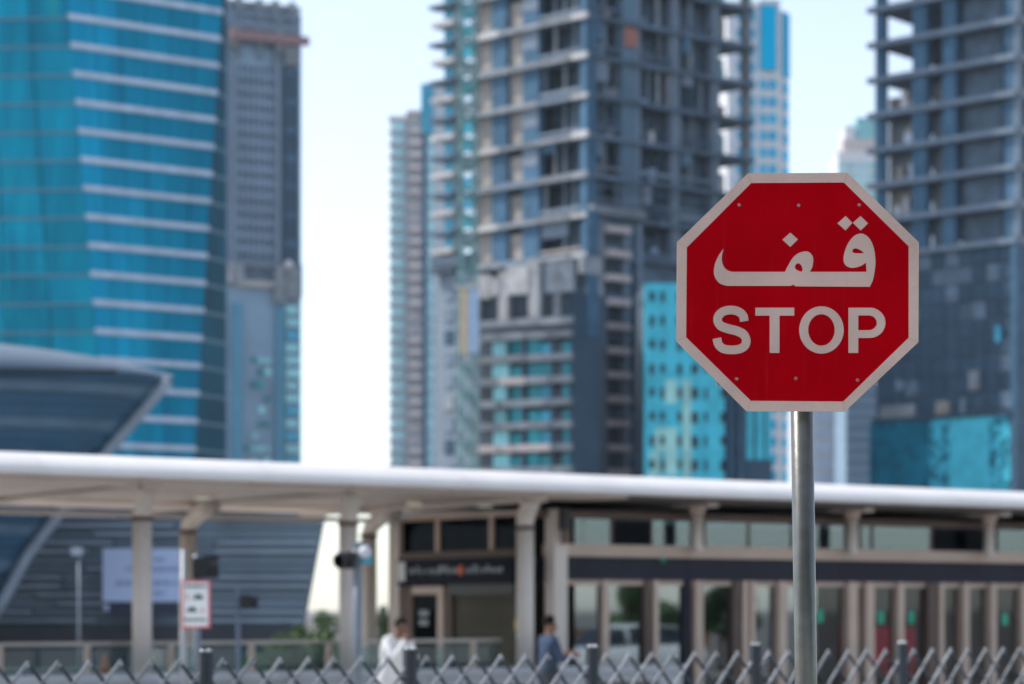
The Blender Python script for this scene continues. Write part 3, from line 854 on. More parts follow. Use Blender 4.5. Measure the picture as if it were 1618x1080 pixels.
# ------------------------------------------------------------------ curved shell of the rail station (left)
def shell():
    Y0 = 66.0; s = FPX / Y0
    t = thing('curved_station_shell', 'curved grey metal roof shell with dark slatted glass at far left', 'station', (-16, Y0 + 4, 0))
    tip = X(240, Y0); ztip = Z(577, Y0); yc = Y0 + 4
    # roof: lens with a sharp bow
    v = []; f = []; n = 20; m = 26
    for i in range(m + 1):
        u = i / m; x = tip - 22 * u ** 1.25
        hw = .05 + 4.6 * (1 - (1 - u) ** 2.2)
        lx = tip - x
        zt = ztip + .12 + 1.30 * (1 - math.exp(-lx / 4.4)); zb = ztip - .02 - .10 * (1 - math.exp(-lx / 3))
        for k in range(n):
            a = 2 * math.pi * k / n
            cy, sz = math.cos(a), math.sin(a)
            z = zb + (zt - zb) * max(sz, 0) ** .8 if sz > 0 else zb + .06 * sz
            v.append((x - (-16), yc + hw * cy * -1 - (Y0 + 4), z))
    for i in range(m):
        for k in range(n):
            f.append((i * n + k, i * n + (k + 1) % n, (i + 1) * n + (k + 1) % n, (i + 1) * n + k))
    f.append(tuple(range(n)))
    meshobj('roof_shell', v, f, 'shell_metal', t, (-16, Y0 + 4, 0), smooth=True)
    box('roof_edge', 'black_plastic', (tip - 8.5, Y0 + .4, ztip - .14), (15, .3, .10), t)
    # glass hull in horizontal strips, its bow leaning back towards the bottom
    prof = [(8.8, X(246, Y0)), (Z(578, Y0), X(238, Y0)), (Z(650, Y0), X(176, Y0)), (Z(715, Y0), X(118, Y0)), (Z(820, Y0), X(40, Y0)), (Z(872, Y0), X(0, Y0)), (1.5, X(-60, Y0)), (0, X(-110, Y0))]
    def bow(z):
        for (za, xa), (zb, xb) in zip(prof, prof[1:]):
            if zb <= z <= za: return xb + (xa - xb) * (z - zb) / (za - zb)
        return prof[0][1]
    z = 0.0; dz = .33
    while z < ztip - .25:
        v = []; xb0, xb1 = bow(z), bow(min(z + dz - .03, 8.5))
        pts0, pts1 = [], []
        for k in range(9):
            th = k / 8 * math.pi / 2
            pts0.append((xb0 - .25 - 9 * (1 - math.cos(th)), yc - .1 - 3.6 * math.sin(th)))
            pts1.append((xb1 - .25 - 9 * (1 - math.cos(th)), yc - .1 - 3.6 * math.sin(th)))
        pts0.append((-34, yc - 3.7)); pts1.append((-34, yc - 3.7))
        N = len(pts0); off = .06 if round(z / dz) % 3 == 0 else 0
        v = [(p[0] + 16, p[1] - off - yc, z) for p in pts0] + [(p[0] + 16, p[1] - off - yc, z + dz - .03) for p in pts1] + [(p[0] + 16, p[1] + .4 - yc, z) for p in pts0] + [(p[0] + 16, p[1] + .4 - yc, z + dz - .03) for p in pts1]
        f = [(i, i + 1, N + i + 1, N + i) for i in range(N - 1)] + [(2 * N + i, 2 * N + i + 1, i + 1, i) for i in range(N - 1)] + [(N + i, N + i + 1, 3 * N + i + 1, 3 * N + i) for i in range(N - 1)]
        meshobj('glass_strip', v, f, 'shell_rib' if round(z / dz) % 3 == 0 else 'shell_glass', t, (-16, yc, 0))
        z += dz
    # pale raking edge
    ed = [(bow(zz), yc - .25, zz) for zz in [1.2, 2.2, 3.4, 4.3, 5.2, 6.1, 7.2, 7.9, ztip - .05]]
    tube('raking_edge', 'shell_strut', ed, .16, t, n=8)
shell()

# ------------------------------------------------------------------ louvred building with billboard (left, below the canopy)
def louvre():
    Y0 = 76.0; s = FPX / Y0
    t = thing('louvred_building', 'dark grey building clad in stepped horizontal louvres behind the canopy', 'building', (-12, Y0 + 3, 0))
    edge = lambda z: X(483, Y0) + (z - Z(980, Y0)) / (Z(835, Y0) - Z(980, Y0)) * (X(511, Y0) - X(483, Y0))
    v = []
    for z in (0, 6.3):
        v += [(-34 + 12, 0 - 3, z), (edge(z) + 12, 0 - 3, z), (edge(z) * 88 / 76 + 11, 9, z), (-22, 9, z)]
    meshobj('body', v, [(0, 1, 5, 4), (1, 2, 6, 5), (2, 3, 7, 6), (3, 0, 4, 7), (4, 5, 6, 7), (3, 2, 1, 0)], 'louvre_face', t, (-12, Y0 + 3, 0))
    box('plinth', 'louvre_base', (-20.7, Y0 - .25, .65), (27.6, .5, 1.3), t)
    rp = .272; nrow = 18
    for r in range(nrow):
        z = 1.35 + r * rp
        xe = edge(z) - .05
        x = xe - (.9 * r) % 4.4 - random.uniform(0, .4)
        # far end board first, then stepped boards to the left; every second pair is proud and paler
        right = xe
        k = (r // 2) % 2
        seg = xe
        while seg > -17:
            ln = random.choice([3.2, 3.9, 4.6]); a0 = max(seg - ln, -18)
            proud = (k % 2 == 0)
            dep = .30 if proud else .12
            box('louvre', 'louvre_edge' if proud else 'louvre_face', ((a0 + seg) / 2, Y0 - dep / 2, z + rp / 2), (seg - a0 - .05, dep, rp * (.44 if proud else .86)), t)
            seg = a0; k += 1
        # stepping
    # billboard
    b = thing('billboard', 'pale blue notice board with faint lettering on the louvred building', 'sign', (X(222, 74.8), 74.8, Z(950, 74.8)))
    Yb = 74.9; zz = lambda py: Z(py, Yb); xx = lambda px: X(px, Yb)
    box('panel', 'board_face', ((xx(163) + xx(284)) / 2, Yb, (zz(866) + zz(950)) / 2), (xx(284) - xx(163), .16, zz(866) - zz(950)), b)
    box('foot_band', 'board_foot', ((xx(166) + xx(281)) / 2, Yb + .02, (zz(951) + zz(969)) / 2), (xx(281) - xx(166), .14, zz(951) - zz(969)), b)
    for (q, p0, p1) in ((884, 236, 258), (899, 198, 280), (921, 184, 282), (937, 232, 262)):
        p = p0
        while p < p1:
            w = random.uniform(3, 7)
            box('lettering', 'board_text', (xx(p + w / 2), Yb - .085, zz(q)), (w / s * .95, .012, random.uniform(.09, .17)), b)
            p += w + random.choice([1.2, 1.2, 3])
    box('lettering', 'board_face', (xx(169), Yb - .06, zz(960)), (.14, .02, .2), b)
    box('mast', 'signal_pole', ((xx(163) + xx(284)) / 2, Yb + .45, zz(968) / 2), (.2, .7, zz(968)), b)
louvre()

# ------------------------------------------------------------------ station canopy
def canopy():
    S0, S1 = -15.3, 18.7
    t = thing('station_canopy', 'long white canopy with rounded edge on beige columns', 'canopy', (*ST.pt(0, 2.5), .25))
    # rounded fascia in lengths
    def fascia(a0, a1):
        prof = []
        for k in range(13):
            an = math.pi / 2 * k / 12
            prof.append((-1.32 + .9 * (1 - math.cos(an)), 3.655 + .32 * math.sin(an)))
        prof += [(.68, 3.965), (.68, 3.93), (-.8, 3.66), (-1.20, 3.63), (-1.29, 3.635)]
        v = []; n = len(prof)
        base = ST.pt(a0, 0)
        for a in (a0, a1):
            for d, z in prof:
                x, y = ST.pt(a, d); v.append((x - base[0], y - base[1], z))
        f = [(i, (i + 1) % n, n + (i + 1) % n, n + i) for i in range(n)] 
        o = meshobj('fascia_panel', v, f, 'canopy_white', t, (*base, 0))
        for i, p in enumerate(o.data.polygons): p.use_smooth = i < 13
        return o
    a = S0
    while a < S1 - .1:
        fascia(a + .002, a + 3.398); a += 3.4
    # roof deck
    x, y = ST.pt((S0 + S1) / 2, 3.95)
    box('roof_deck', 'canopy_white', (x, y, 3.86), (S1 - S0, 6.5, .16), t, ST.ang)
    # soffit panels, the right half coloured as if in shade
    a = S0; i = 0
    while a < S1 - .1:
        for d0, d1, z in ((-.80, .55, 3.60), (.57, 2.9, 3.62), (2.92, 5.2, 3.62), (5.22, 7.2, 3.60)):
            fbox('soffit_panel', 'soffit' if a < 0 else 'soffit_shaded', ST, a + .01, a + 1.69, d0, d1, z, z + .05, t)
        a += 1.7; i += 1
    # cross beams
    for a in (-9.8, -6.41, -3.0, .256, 3.735, 7.22, 10.6, 14.0):
        fbox('cross_beam', 'column_paint', ST, a - .11, a + .11, -.45, 6.9, 3.53, 3.597, t)
    fbox('edge_beam', 'column_paint', ST, S0, S1, 4.7, 4.95, 3.36, 3.43, t)
    # columns with curved heads
    def column(a, d, r, arm):
        x, y = ST.pt(a, d)
        pts = [(x, y, .25), (x, y, 3.12)]
        c = tube('column', 'column_paint', pts, r, t, 28)
        tube('column_collar', 'frame_brown', [(x, y, 3.10), (x, y, 3.16)], r + .015, c, 28)
        hp = []
        for k in range(6):
            u = k / 5
            dd = d + arm * (u ** 2) * .55; xx_, yy_ = ST.pt(a, dd)
            hp.append((xx_, yy_, 3.14 + .44 * u))
        tube('column_head', 'column_paint', hp, r * .92, c, 20, r * 1.12)
        tube('base_ring', 'frame_brown', [(x, y, .25), (x, y, .33)], r + .03, c, 28)
    for a in (-6.41, -3.0, .256): column(a, 0, .138, -.35)
    for px in (297, 583): column(ST.A(px, 4.85), 4.85, .138, -1.6)
    for a in (3.735, 7.22, 10.6, 14.0):
        x, y = ST.pt(a, -.02)
        c = tube('hanger_post', 'column_paint', [(x, y, 2.80), (x, y, 2.86), (x, y, 3.5)], .10, t, 20)
        tube('post_head', 'frame_tan', [(x, y, 3.42), (x, y, 3.6)], .11, c, 20, .2)
    # ceiling lights
    for px, py in ((655, 815), (766, 812), (322, 806)):
        d = 2.2; a = ST.A(px, d); x, y = ST.pt(a, d)
        l = tube('ceiling_light', 'lamp_disc', [(x, y, 3.56), (x, y, 3.598)], .13, t, 20)
        tube('light_ring', 'steel', [(x, y, 3.57), (x, y, 3.596)], .16, l, 20)
canopy()

# ------------------------------------------------------------------ glazed station building under the canopy
def building():
    t = thing('glazed_station', 'beige framed glass station building with dark navy band under canopy', 'station', (*ST.pt(8, 2.4), .25))
    Aend, B = .71, 18.5
    d0, d1 = .35, 4.5
    ZB0, ZB1, ZC0, ZC1 = 2.33, 2.68, 2.70, 2.90            # navy band, tan beam
    ZR = 3.44
    # --- long front
    bands = [Aend + .2, 3.735, 7.22, 10.6, 14.0, B]
    for q0, q1 in zip(bands, bands[1:]):
        fbox('navy_band', 'navy_band', ST, q0 + .004, q1 - .004, d0 - .10, d0 + .10, ZB0, ZB1, t)
        fbox('tan_beam', 'frame_tan', ST, q0 + .004, q1 - .004, d0 - .16, d0 + .10, ZC0, ZC1, t)
    fbox('head_beam', 'frame_brown', ST, Aend, B, d0 - .08, d0 + .08, ZR - .12, ZR, t)
    a = lambda px: ST.A(px, d0)
    # clerestory panes and their bars
    cl = [906, 966, 1028, 1092, 1112, 1182, 1250, 1335, 1358, 1377, 1471, 1556, 1574, 1660, 1745]
    for p0, p1 in zip(cl, cl[1:]):
        m = 'upper_glass' if p0 in (966, 1556) else 'window_glass'
        if p0 == 1471: m = 'upper_glass'
        fbox('clerestory_pane', m, ST, a(p0) + .02, a(p1) - .02, d0 - .012, d0 + .012, ZC1, ZR - .12, t)
        fbox('clerestory_bar', 'frame_brown', ST, a(p1) - .02, a(p1) + .02, d0 - .03, d0 + .03, ZC1, ZR - .12, t)
    # lower posts: (px centre, px width, material, projection)
    posts = [(952, 11, 'frame_tan', .10), (1018, 10, 'frame_brown', .10), (1030, 9, 'frame_tan', .12), (1082, 14, 'navy_band', .06), (1097, 15, 'column_paint', .30), (1158, 12, 'frame_brown', .10),
             (1170, 9, 'frame_tan', .16), (1184, 8, 'frame_tan', .10), (1229, 14, 'frame_tan', .14), (1340, 17, 'column_paint', .30), (1367, 15, 'frame_tan', .14), (1417, 11, 'frame_tan', .12), (1467, 17, 'frame_brown', .12),
             (1480, 8, 'frame_tan', .14), (1519, 11, 'frame_tan', .14), (1562, 11, 'column_paint', .24), (1612, 10, 'frame_tan', .12), (1660, 11, 'frame_tan', .12), (1700, 11, 'frame_brown', .12)]
    for px, w, m, pr in posts:
        fbox('post', 'frame_tan' if m == 'column_paint' else m, ST, a(px - w * .43), a(px + w * .43), d0 - min(pr, .14), d0 + .06, .25, ZB0 - .002, t)
    fbox('sill_rail', 'frame_brown', ST, Aend + .2, B, d0 - .03, d0 + .05, .25, .40, t)
    fbox('door_head', 'frame_tan', ST, Aend + .2, B, d0 - .05, d0 + .05, 2.24, ZB0 - .003, t)
    edges = [(908, 946, 0), (958, 1013, 0), (1035, 1075, 0), (1105, 1152, 0), (1188, 1222, 0), (1236, 1290, 0), (1290, 1331, 1), (1349, 1359, 1), (1375, 1411, 1), (1423, 1458, 1), (1484, 1513, 1), (1525, 1556, 1), (1568, 1607, 1), (1617, 1654, 1), (1666, 1694, 1)]
    for p0, p1, dk in edges:
        fbox('glass_pane', 'door_glass' if dk else 'front_glass', ST, a(p0), a(p1), d0 - .008, d0 + .008, .40, 2.24, t)
    for px, py, hh in ((1295, 973, .22), (1391, 975, .22), (1439, 975, .22), (1587, 978, .22), (1036, 966, .12)):
        z = ST.z(px, py, d0); aa = a(px)
        g = fbox('door_sticker', 'green_sticker', ST, aa - .075, aa + .075, d0 - .016, d0 - .010, z - hh / 2, z + hh / 2, t)
        fbox('sticker_mark', 'sign_white', ST, aa - .02, aa + .02, d0 - .020, d0 - .0165, z - hh / 5, z + hh / 5, g)
    z = ST.z(1040, 884, d0)
    tube('exit_lamp', 'green_sticker', [(*ST.pt(a(1040), d0 - .13), z), (*ST.pt(a(1040), d0 - .101), z)], .055, t, 14)
    # --- back, far end and floor, ceiling
    fbox('back_wall', 'frame_brown', ST, Aend + .2, B, d1 - .08, d1 + .08, .25, 2.9, t)
    fbox('back_glazing', 'upper_glass', ST, Aend + .2, B, d1 - .02, d1 + .02, 2.9, ZR, t)
    fbox('far_wall', 'frame_brown', ST, B - .1, B + .1, d0 - .05, d1, .25, ZR, t)
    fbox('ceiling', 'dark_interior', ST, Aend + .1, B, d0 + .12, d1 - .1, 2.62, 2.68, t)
    # --- end wall facing left: this line runs along d
    E = Face(*ST.pt(Aend, d1), -55)                          # a runs from the far corner to the near corner
    Lw = d1 - d0
    e = lambda px: E.A(px)
    fbox('corner_post', 'column_paint', E, -.12, .20, -.10, .22, .25, ZR, t)
    fbox('corner_post', 'column_paint', E, Lw - .46, Lw - .22, -.06, .1, .25, ZR, t)
    x, y = ST.pt(1.02, .22)
    box('corner_column', 'column_paint', (x, y, 1.85), (.26, .26, 3.2), t, ST.ang)
    fbox('sign_band', 'navy_sign', E, .2, Lw - .46, -.13, .06, ZB0 - .06, ZB1 + .02, t)
    fbox('sign_band', 'navy_sign', E, Lw - .22, Lw - .02, -.08, .06, ZB0 - .06, ZB1 + .02, t)
    fbox('tan_beam', 'frame_brown', E, .2, Lw - .46, -.10, .06, ZB1 + .022, ZB1 + .14, t)
    fbox('head_beam', 'frame_tan', E, .2, Lw - .46, -.06, .06, 3.36, 3.44, t)
    for q0, q1 in ((.22, 1.28), (1.40, 2.90), (3.0, 3.66)):
        fbox('upper_pane', 'upper_glass', E, q0, q1, -.012, .012, ZB1 + .14, 3.36, t)
    for q in (1.34, 2.95):
        fbox('upper_bar', 'frame_tan', E, q - .055, q + .055, -.05, .05, ZB1 + .14, 3.36, t)
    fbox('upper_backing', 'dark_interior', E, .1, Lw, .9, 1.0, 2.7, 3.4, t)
    # door
    fbox('door_frame', 'frame_brown', E, .22, .56, -.04, .05, .25, 2.2, t)
    fbox('door_frame', 'frame_tan', E, .56, 1.52, -.05, .05, 2.10, 2.24, t)
    fbox('door_frame', 'frame_tan', E, 1.36, 1.54, -.06, .05, .25, 2.10, t)
    dr = fbox('door', 'upper_glass', E, .58, 1.34, -.01, .01, .27, 2.08, t)
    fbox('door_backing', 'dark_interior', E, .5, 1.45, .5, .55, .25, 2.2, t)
    for q, zz_ in ((.86, 1.78), (.86, 1.62)):
        fbox('door_notice', 'sign_dim', E, q - .13, q + .16, -.020, -.014, zz_ - .05, zz_ + .05, t)
    # roller shutter: slats
    zs = .27
    while zs < 2.12:
        fbox('shutter_slat', 'shutter', E, 1.74, 3.62, .02 + .012, .09, zs, zs + .088, t); zs += .09
    fbox('shutter_frame', 'frame_brown', E, 1.54, 1.74, -.03, .06, .25, 2.24, t)
    fbox('shutter_hood', 'black_plastic', E, 1.74, 3.66, -.09, .1, 2.08, 2.265, t)
    # lettering on the sign band (too small to read: runs of short strokes)
    zl = 2.50
    ic = fbox('sign_icon', 'sign_white', E, .24, .47, -.143, -.131, zl - .17, zl + .16, t)
    fbox('icon_mark', 'navy_sign', E, .31, .40, -.150, -.1435, zl - .06, zl + .12, ic)
    fbox('icon_mark', 'navy_sign', E, .32, .345, -.150, -.1435, zl - .13, zl - .09, ic)
    fbox('icon_mark', 'navy_sign', E, .365, .39, -.150, -.1435, zl - .13, zl - .09, ic)
    q = .62
    while q < 3.38:
        if 2.02 < q < 2.36: q = 2.36; continue
        w = random.uniform(.03, .085)
        hh = random.choice([.06, .06, .08, .12])
        fbox('sign_letter', 'sign_dim', E, q, q + w, -.138, -.131, zl - .04, zl - .04 + hh, t)
        if random.random() < .5:
            fbox('sign_letter', 'sign_dim', E, q + w * .2, q + w * .6, -.138, -.131, zl - .07, zl - .045, t)
        q += w + random.choice([.012, .015, .06])
    x, y = E.pt(2.19, -.131); x2, y2 = E.pt(2.19, -.142)
    tube('sign_dot', 'sign_orange', [(x, y, zl), (x2, y2, zl)], .085, t, 20)
    fbox('sign_letter', 'sign_red', E, Lw - .20, Lw - .04, -.092, -.081, zl + .07, zl + .17, t)
    for i in range(3):
        fbox('sign_letter', 'sign_dim', E, Lw - .19 + i * .05, Lw - .16 + i * .05, -.092, -.081, zl - .13, zl - .02, t)
    fbox('call_box', 'yellow_box', E, Lw - .30, Lw - .12, -.2, -.07, 1.52, 1.68, t)
    # camera on the corner column
    x, y = ST.pt(1.02, -.02)
    box('camera_housing', 'black_plastic', (x, y, 3.28), (.13, .16, .34), t, ST.ang)
    box('camera_bracket', 'frame_brown', (x + .01, y - .02, 3.0), (.1, .1, .22), t, ST.ang)
building()

# things inside the glazed station
for i, (px, w) in enumerate(((1352, .35), (1400, .55), (1440, .6))):
    d = .85; a = ST.A(px, d); x, y = ST.pt(a, d)
    s = thing('platform_seat', ['narrow red seat seen behind the glass nearest the sign pole', 'red seat behind the glass door with the left green sticker', 'red seat behind the glass door right of the round fence post'][i], 'seat', (x, y, .25), 'red seats inside the station')
    fbox('backrest', 'red_seat', ST, a - w / 2, a + w / 2, d + .2, d + .27, .82, 1.52, s)
    fbox('seat', 'red_seat', ST, a - w / 2, a + w / 2, d - .25, d + .22, .68, .76, s)
    fbox('leg', 'steel', ST, a - .04, a + .04, d - .05, d + .03, .25, .68, s)

# ------------------------------------------------------------------ railing and low wall in front of the platform
def railing():
    t = thing('glass_railing', 'glass railing with beige posts and handrail along the platform', 'railing', (*ST.pt(-6, .35), .25))
    d = .38
    fbox('handrail', 'rail_steel', ST, -15, .05, d - .03, d + .03, 1.33, 1.385, t)
    a = -15.0
    while a < 0:
        fbox('railing_post', 'frame_tan', ST, a - .035, a + .035, d - .04, d + .04, .25, 1.33, t)
        fbox('glass_panel', 'rail_glass', ST, a + .06, min(a + 1.26, -.02), d - .007, d + .007, .42, 1.28, t)
        a += 1.32
    w = thing('low_wall', 'low pale grey wall running below the railing behind the barrier', 'wall', (*ST.pt(-5, -1.2), 0))
    for a in [x * 2.4 for x in range(-7, 1)]:
        fbox('wall_panel', 'wall_grey', ST, a + .01, a + 2.39, -1.3, -1.08, 0, .86, w)
        fbox('coping', 'wall_grey', ST, a + .004, a + 2.396, -1.36, -1.02, .86, .97, w)
        fbox('panel_recess', 'frame_brown', ST, a + .5, a + 1.9, -1.312, -1.302, .25, .72, w)
    o = thing('traffic_cone', 'small orange cone seen through the glass railing at left', 'cone', (*ST.pt(ST.A(166, 1.2), 1.2), .25))
    x, y = ST.pt(ST.A(166, 1.2), 1.2)
    tube('cone_body', 'sign_orange', [(x, y, .29), (x, y, 1.2)], .17, o, 16, .03)
    box('cone_base', 'sign_orange', (x, y, .27), (.42, .42, .04), o)
railing()

# ------------------------------------------------------------------ street furniture left of the station
def pole_thing(name, label, cat, px, Y, ztop, r, m='pole_grey'):
    t = thing(name, label, cat, (X(px, Y), Y, 0))
    tube('pole', m, [(X(px, Y), Y, 0), (X(px, Y), Y, ztop)], r, t, 14)
    return t

def signal_head(t, x, y, z, ang, n=3, s=1.0):
    """Black signal box with round lenses and visors, facing direction ang."""
    c, sn = math.cos(ang), math.sin(ang)
    h = .115 * n * 2 * s
    b = box('signal_head', 'black_plastic', (x, y, z), (.16 * s, .26 * s, h), t, ang)
    for i in range(n):
        zz_ = z + h / 2 - (i + .5) * h / n
        p = (x + c * .08 * s, y + sn * .08 * s, zz_)
        tube('lens', 'lens_dark', [p, (p[0] + c * .02, p[1] + sn * .02, zz_)], .085 * s, t, 14)
        v, f = tube_data([(0, 0, 0), (c * .13 * s, sn * .13 * s, -.01)], .10 * s, 14, caps=False)
        meshobj('visor', v, f, 'black_plastic', t, p)

def street():
    Y = 31.0
    t = pole_thing('regulation_sign', 'white red-bordered road sign with car symbols on a slim pole', 'sign', 290, Y, Z(868, Y), .035)
    zz = lambda py: Z(py, Y); xx = lambda px: X(px, Y); s = Y / FPX
    box('plate', 'traffic_red', ((xx(288) + xx(333)) / 2, Y - .05, (zz(917) + zz(992)) / 2), (45 * s, .02, 75 * s), t)
    box('plate_face', 'traffic_white', ((xx(288) + xx(333)) / 2, Y - .064, (zz(917) + zz(992)) / 2), (39 * s, .008, 69 * s), t)
    for q, p0, p1 in ((926, 293, 327), (979, 292, 326)):
        p = p0
        while p < p1:
            w = random.uniform(2, 4)
            box('lettering', 'traffic_black', (xx(p + w / 2), Y - .071, zz(q)), (w * s, .004, random.uniform(2.5, 4.5) * s), t); p += w + .8
    for px, q in ((314, 943), (304, 963)):
        L = [(-8, -3), (-8, 0), (-5, 1), (-3, 4), (4, 4), (6, 1), (8, .5), (8, -3), (6, -3), (5, -4.5), (3, -3), (-3, -3), (-5, -4.5), (-6, -3)]
        flat_shape('car_symbol', 'traffic_black', [L], t, (xx(px), Y - .071, zz(q)), s, .004)
    for px, q, sg in ((297, 943, 1), (321, 964, -1)):
        L = [(0, 4.5), (2.2 * sg, 0), (1, 0), (1, -4.5), (-1, -4.5), (-1, 0), (-2.2 * sg, 0)] if sg > 0 else [(0, 4.5), (2.2, 0), (1, 0), (1, -4.5), (-1, -4.5), (-1, 0), (-2.2, 0)]
        flat_shape('arrow_symbol', 'traffic_red', [L], t, (xx(px), Y - .071, zz(q)), s, .004)
    Y = 31.6
    t = pole_thing('traffic_signal', 'black traffic signal head above the white road sign', 'traffic light', 311, Y, Z(876, Y), .05, 'signal_pole')
    signal_head(t, X(316, Y), Y - .05, Z(897, Y), R(10), 1, 1.15)
    box('backing_board', 'black_plastic', (X(332, Y), Y + .06, Z(895, Y)), (.19, .22, .29), t, R(12))
    Y = 33.0
    t = pole_thing('pedestrian_signal', 'small pedestrian signal on thin dark pole right of road sign', 'traffic light', 376, Y, Z(930, Y), .032, 'signal_pole')
    signal_head(t, X(388, Y), Y, Z(950, Y), R(8), 1, .8)
    Y = 31.0
    t = pole_thing('traffic_signal', 'traffic signal on blue grey pole before the middle canopy column', 'traffic light', 565, Y, Z(856, Y), .055, 'signal_pole')
    signal_head(t, X(551, Y), Y, Z(885, Y), R(232), 1, .95)
    zl = Z(872, Y)
    bm = bmesh.new(); bmesh.ops.create_uvsphere(bm, u_segments=14, v_segments=8, radius=.085)
    me = bpy.data.meshes.new('camera_dome'); bm.to_mesh(me); bm.free(); me.materials.append(MATS['sign_white'])
    obj('camera_dome', me, t, (X(577, Y), Y - .05, zl))
    box('camera_arm', 'signal_pole', (X(571, Y), Y - .02, zl + .1), (.22, .05, .05), t)
    box('control_box', 'rail_glass' if False else 'cyan_pane', (X(580, Y), Y, Z(884, Y)), (.13, .12, .11), t)
    Y = 48.0
    t = pole_thing('lamp_post', 'thin grey post with small head before the louvred building', 'lamp post', 125, Y, Z(872, Y), .028, 'signal_pole')
    box('lamp_head', 'louvre_edge', (X(122, Y), Y - .05, Z(871, Y)), (.18, .3, .16), t)
street()

# ------------------------------------------------------------------ folding lattice barrier
def barrier():
    zt = 1.565; L = 1.645; pitch = .2185; H0, H1 = .12, 1.505
    slope = 1.17
    labels = ['dark folding lattice barrier section at the far left edge', 'dark lattice barrier section right of the double post under the road sign', 'lattice barrier section between the two men',
              'lattice barrier section right of the man in grey blue', 'lattice barrier section crossed by the sign pole', 'lattice barrier section at the far right edge', 'last lattice barrier section leaving the frame at right']
    v, f = tube_data([(0, 0, -.004), (0, 0, .004)], .008, 8)
    BOLT = bpy.data.meshes.new('pivot_bolt'); BOLT.from_pydata([tuple(p) for p in v], [], f); BOLT.materials.append(MATS['fence_cap'])
    def bar(F, t, p, q, m, d, name='lattice_bar'):
        # flat bar between (a, z) points p and q
        dx, dz = q[0] - p[0], q[1] - p[1]; ln = math.hypot(dx, dz)
        if ln < .06: return
        x, y = F.pt((p[0] + q[0]) / 2, d)
        o = box(name, m, (x, y, (p[1] + q[1]) / 2), (ln, .009, .022), t)
        o.rotation_euler = (0, -math.atan2(dz, dx), F.ang)
    for i in range(-1, 6):
        base = i * L
        x, y = FN.pt(base)
        t = thing('lattice_barrier', labels[i + 1], 'barrier', (x, y, 0), 'folding barrier sections')
        # post: two square tubes with bright caps
        for q in (-.025, .025):
            fbox('post', 'fence_post', FN, base + q - .021, base + q + .021, -.022, .022, 0, zt, t)
            cx_, cy_ = FN.pt(base + q, -.012)
            tube('post_cap', 'fence_cap', [(cx_, cy_, zt), (cx_, cy_, zt + .018)], .017, t, 10)
        a0, a1 = base + .05, base + L - .05
        n = int((L + (H1 - H0) / slope) / pitch) + 2
        for k in range(-n, n + 1):
            for sg, m, d in ((1, 'fence_bar', -.016), (-1, 'fence_bar_shaded', .014)):
                # line through top point (at, H1) going down left (sg=1) or right (sg=-1)
                at = a0 + .09 + k * pitch + (((k * 37 + i * 11) % 7) - 3) * .0022
                pts = []
                top = (at, H1 + .012)
                bot = (at - sg * (H1 - H0) / slope, H0)
                # clip to a0..a1
                def zat(a): return top[1] + (a - top[0]) * sg * slope * (H1 + .012 - H0) / (H1 - H0)
                p, q = top, bot
                if sg > 0:
                    if p[0] > a1: p = (a1, zat(a1))
                    if q[0] < a0: q = (a0, zat(a0))
                    if p[0] <= a0 or q[0] >= a1: continue
                else:
                    if p[0] < a0: p = (a0, zat(a0))
                    if q[0] > a1: q = (a1, zat(a1))
                    if p[0] >= a1 or q[0] <= a0: continue
                if p[1] - q[1] < .05: continue
                bar(FN, t, p, q, m, d)
        for k in range(7):
            ap = a0 + .09 + k * pitch
            if ap > a1: continue
            for dz in (.012, .012 + pitch * slope):
                cx_, cy_ = FN.pt(ap, -.021)
                o = obj('pivot_bolt', BOLT, t, (cx_, cy_, H1 - dz)); o.rotation_euler = (R(90), 0, FN.ang)
        fbox('bottom_rail', 'fence_post', FN, a0, a1, -.012, .012, .06, .10, t)
barrier()

